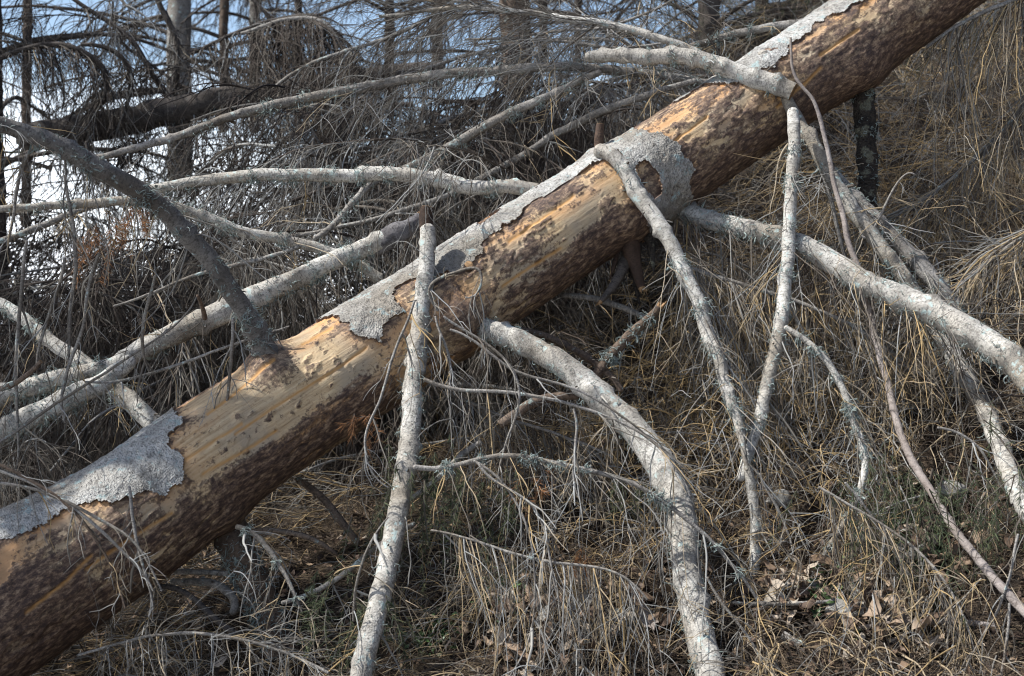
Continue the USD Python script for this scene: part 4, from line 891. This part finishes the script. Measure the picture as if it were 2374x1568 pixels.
def leaves(label, N, x0, x1, y0, y1, size, mat, rng, name='leaf_litter', cat='leaves', lift=0.02, mask=None):
    x = rng.uniform(x0, x1, N); y = rng.uniform(y0, y1, N)
    if mask is not None:
        k = mask(x, y); x, y = x[k], y[k]; N = len(x)
    c = np.stack([x, y, ground_z(x, y) + rng.uniform(0.004, lift, N)], -1)
    n = unit(np.stack([rng.normal(0, 0.45, N), rng.normal(-0.3, 0.45, N), np.ones(N)], -1))
    u = unit(np.cross(n, rng.normal(0, 1, (N, 3)))); w = np.cross(n, u)
    s = size * rng.uniform(0.5, 1.5, N)[:, None]
    asp = rng.uniform(0.3, 0.65, N)[:, None]
    cup, roll, wav = rng.normal(0, 0.55, (N, 1)), rng.normal(0, 0.5, (N, 1)), rng.normal(0, 0.12, (N, 6, 3))
    rows = []
    for k, (along, wid) in enumerate(((-1.0, 0.03), (-0.55, 0.75), (-0.05, 1.0), (0.45, 0.8), (0.8, 0.38), (1.0, 0.03))):
        for m_, e_ in enumerate((-1, 0, 1)):
            lift_ = cup * (e_ * wid) ** 2 * asp * 1.2 + roll * along ** 2 * 0.6 + wav[:, k, m_:m_ + 1] * (0.5 + abs(e_))
            rows.append(c + u * s * (along + 0.06 * e_ * wav[:, k, :1]) + w * s * asp * wid * e_ * (1 + wav[:, k, m_:m_ + 1]) + n * s * lift_)
    v = np.stack(rows, 1).reshape(-1, 3)
    qd = np.array([[3 * k + e_, 3 * k + e_ + 1, 3 * k + e_ + 4, 3 * k + e_ + 3] for k in range(5) for e_ in range(2)])
    f = (np.arange(N)[:, None, None] * 18 + qd[None]).reshape(-1, 4)
    tn = np.repeat(rng.random(N) ** 2.0, 18)
    put(name, v, f, mat, None, {'tone': tn}, smooth=True, label=label, category=cat, kind='stuff')


leaves('curled dry brown leaves and bark scraps on the forest floor', 5000, -1.6, 1.9, 3.5, 5.2, 0.014, LITTER, rng)
drift = [P(1180, 1330, 4.15), P(1300, 1420, 4.05), P(1430, 1400, 4.1), P(2000, 1400, 4.05), P(2120, 1330, 4.15), P(2060, 1500, 3.95), P(1850, 1380, 4.1), P(1230, 1480, 4.0), P(480, 1470, 4.05)]
leaves('large pale curled dead leaves lying in drifts at the bottom of the slope', 30000, -1.3, 1.5, 3.6, 4.5, 0.027, PALE, rng, 'dead_leaves', 'leaves', 0.10,
       lambda x, y: np.min([np.hypot(x - p[0], y - p[1]) for p in drift], 0) < np.abs(0.09 * rng.normal(0, 1, len(x))) * (rng.random(len(x)) < 0.24))
gpt = [P(1165, 1255, 4.25), P(1010, 1300, 4.2), P(2130, 1240, 4.2), P(1930, 1330, 4.1), P(2080, 1180, 4.3)]
leaves('small green bramble leaves growing through the twigs', 9000, -0.6, 1.6, 3.8, 4.6, 0.012, LEAF, rng, 'ground_plant', 'plant', 0.07,
       lambda x, y: np.min([np.hypot(x - p[0], y - p[1]) for p in gpt], 0) < 0.05 + 0.06 * rng.random(len(x)))


def flake(label, pxy, d, size, seed, mat, name='bark_flake', cat='bark', group='fallen bark flakes on the litter', asp=0.6):
    r_ = np.random.default_rng(seed)
    c = P(*pxy, d)
    c = np.array([c[0], c[1], ground_z(c[0:1], c[1:2])[0] + 0.035])
    n = 16
    ph_ = np.arange(n) / n * 2 * np.pi
    rr = size * (0.75 + 0.5 * r_.random(n))
    nn = unit(np.array([r_.normal(0, 0.35), -0.8 + r_.normal(0, 0.3), 0.9])); u = unit(np.cross(nn, [r_.normal(), r_.normal(), 0.2])); w = np.cross(nn, u)
    def ring(k, off):
        h = size * 0.35 * np.cos(ph_) ** 2 * k * k
        return c + (rr * k)[:, None] * (np.cos(ph_)[:, None] * u + asp * np.sin(ph_)[:, None] * w) + (h + off)[:, None] * nn
    V = np.vstack([c[None] + nn * 0.004, ring(0.5, 0.004), ring(1.0, 0.003), ring(0.98, -0.003), c[None] - nn * 0.004])
    F = []
    for k in range(n):
        k1 = (k + 1) % n
        F += [[0, 1 + k, 1 + k1], [1 + k, 1 + n + k, 1 + n + k1], [1 + k, 1 + n + k1, 1 + k1], [1 + n + k, 1 + 2 * n + k, 1 + 2 * n + k1], [1 + n + k, 1 + 2 * n + k1, 1 + n + k1], [1 + 2 * n + k, 1 + 3 * n, 1 + 2 * n + k1]]
    put(name, V, F, mat, None, {'rest': (V - c) + seed, 'rim': np.zeros(len(V))}, smooth=30 if False else False, label=label, category=cat, group=group)


for k, (x, y, d, s, m, lb) in enumerate((
        (1175, 1335, 4.2, 0.040, BARK, 'pale curled bark flake left of the hanging grey twigs'), (1265, 1445, 4.1, 0.045, BARK, 'pale bark flake below the others at the bottom centre'),
        (1430, 1420, 4.1, 0.040, BARK, 'whitish bark flake left of the foot of the thick curving branch'), (1340, 1390, 4.15, 0.035, BARK, 'small whitish bark flake near the bottom centre'),
        (1500, 1480, 4.05, 0.040, LITTER if False else PINK, 'tan bark scrap beside the thick branch at the bottom'), (470, 1500, 4.1, 0.03, BARK, 'pale bark chip under the propping branch'),
        (2080, 1520, 3.95, 0.05, PINK, 'tan bark slab on the litter at the lower right'), (2010, 1420, 4.05, 0.05, BARK, 'grey bark slab leaning beside the stones at the lower right'))):
    flake(lb, (x, y), d, s, 500 + k, m)


def stone(label, pxy, d, size, seed, mat=STONE, name='stone', cat='stone', flat=0.6):
    import trimesh
    m = trimesh.creation.icosphere(3)
    v = m.vertices
    v = v * (0.75 + 0.6 * (fbm(v * 1.3 + seed, 3, seed))[:, None])
    for n in np.random.default_rng(seed).normal(0, 1, (9, 3)):          # flattened facets
        n = n / np.linalg.norm(n); h = v @ n
        v = v - np.clip(h - 0.72, 0, None)[:, None] * n * 0.85
    c = P(*pxy, d)
    v = v * np.array([size, size * 0.8, size * flat]) + [c[0], c[1], ground_z(c[0:1], c[1:2])[0] + size * flat * 0.35]
    put(name, v, m.faces, mat, None, smooth=True, label=label, category=cat, group='stones in the litter' if name == 'stone' else None)


for k, (x, y, d, s, lb) in enumerate(((1960, 1430, 4.05, 0.075, 'rounded grey stone left of the bowed tan stick'), (2110, 1370, 4.2, 0.09, 'largest grey stone in the litter below the sapling'), (2020, 1340, 4.3, 0.07, 'grey stone left of the largest one'),
                                       (2200, 1235, 4.4, 0.05, 'small pale stone close under the sapling stem'), (1870, 1400, 4.15, 0.045, 'flat grey stone under the straight thin stick'), (1810, 1180, 4.6, 0.05, 'half buried stone right of the hanging branch foot'))):
    stone(lb, (x, y), d, s, 40 + k)
stone('small round green mossy lump in the shade under the lower trunk', (472, 1437), 4.15, 0.022, 61, MOSS, 'moss_cushion', 'moss', 0.9)


# ---------------------------------------------------------------- green and rusty conifer sprays
def spray(label, pxy, d, n, length, mat, seed, spread=0.15, name='conifer_sprig', cat='conifer sprig', down=(0, -0.2, -1.0), wood=TWIG):
    r_ = np.random.default_rng(seed)
    c = P(*pxy, d)
    s = c + r_.normal(0, 1, (n, 3)) * np.array([spread, spread * 0.5, spread * 0.5])
    st = grow(s, np.array(down) + r_.normal(0, 0.35, (n, 3)), length * r_.uniform(0.5, 1.2, n), 8, np.full(n, 0.1), 0.08, r_)
    t = thing(name, label, cat, 'conifer sprays among the dead twigs')
    put_curves('stems', st, taper(n, 8, 0.003, r_), tones(n, r_, [(1, 0.35, 0.1)]), wood, t, kind='stuff')
    nd = branchlets(st, 45, np.full(n * 45, 0.03), np.full(n * 45, 0.02), 0.03, r_, n=3, spread=1.1, lo=0.0, hi=1.0)
    put_curves('needles', nd, taper(len(nd), 3, 0.0018, r_), r_.random(len(nd)), mat, t, kind='stuff')


for k, (x, y, d, n, ln, sp, m, lb) in enumerate((
        (1020, 1120, 4.25, 40, 0.24, 0.14, GREEN, 'dark green conifer sprig right of the leaning branch'), (2220, 1110, 4.05, 60, 0.32, 0.16, GREEN, 'green conifer sprig near the right edge below the thick branch'),
        (2080, 1110, 4.25, 26, 0.24, 0.10, GREEN, 'green conifer sprig behind the sapling stem'), (2290, 1480, 3.9, 22, 0.2, 0.12, GREEN, 'green conifer sprig low in the lower right corner'),
        (1760, 60, 7.6, 60, 0.5, 0.45, GREEN, 'dark green conifer foliage at the top behind the short pale branch'), (1480, 1130, 4.4, 8, 0.1, 0.06, GREEN, 'tiny green sprig in the dark gap behind the thick curving branch'),
        (2300, 60, 7.2, 50, 0.5, 0.4, GREEN, 'dark conifer foliage in the upper right corner'), (800, 1380, 4.0, 24, 0.18, 0.10, GREEN, 'green sprig left of the leaning branch foot'),
        (1245, 1100, 4.3, 4, 0.13, 0.03, ORANGE, 'rust red needle tuft hanging right of the leaning branch'), (1355, 1285, 4.2, 5, 0.10, 0.02, ORANGE, 'orange needle tuft dangling at the bottom centre'),
        (260, 520, 5.0, 14, 0.16, 0.06, ORANGE, 'rust brown fir spray hanging under the wavy branch at the left'), (330, 490, 4.6, 5, 0.1, 0.03, ORANGE, 'orange needle tuft beside the dark grey branch'),
        (850, 960, 4.2, 4, 0.10, 0.02, ORANGE, 'small rusty needle tuft below the trunk left of the leaning branch'), (1540, 1520, 4.0, 6, 0.08, 0.03, ORANGE, 'rusty needles at the bottom edge beside the thick branch'))):
    spray(lb, (x, y), d, n, ln, m, 700 + k, sp)
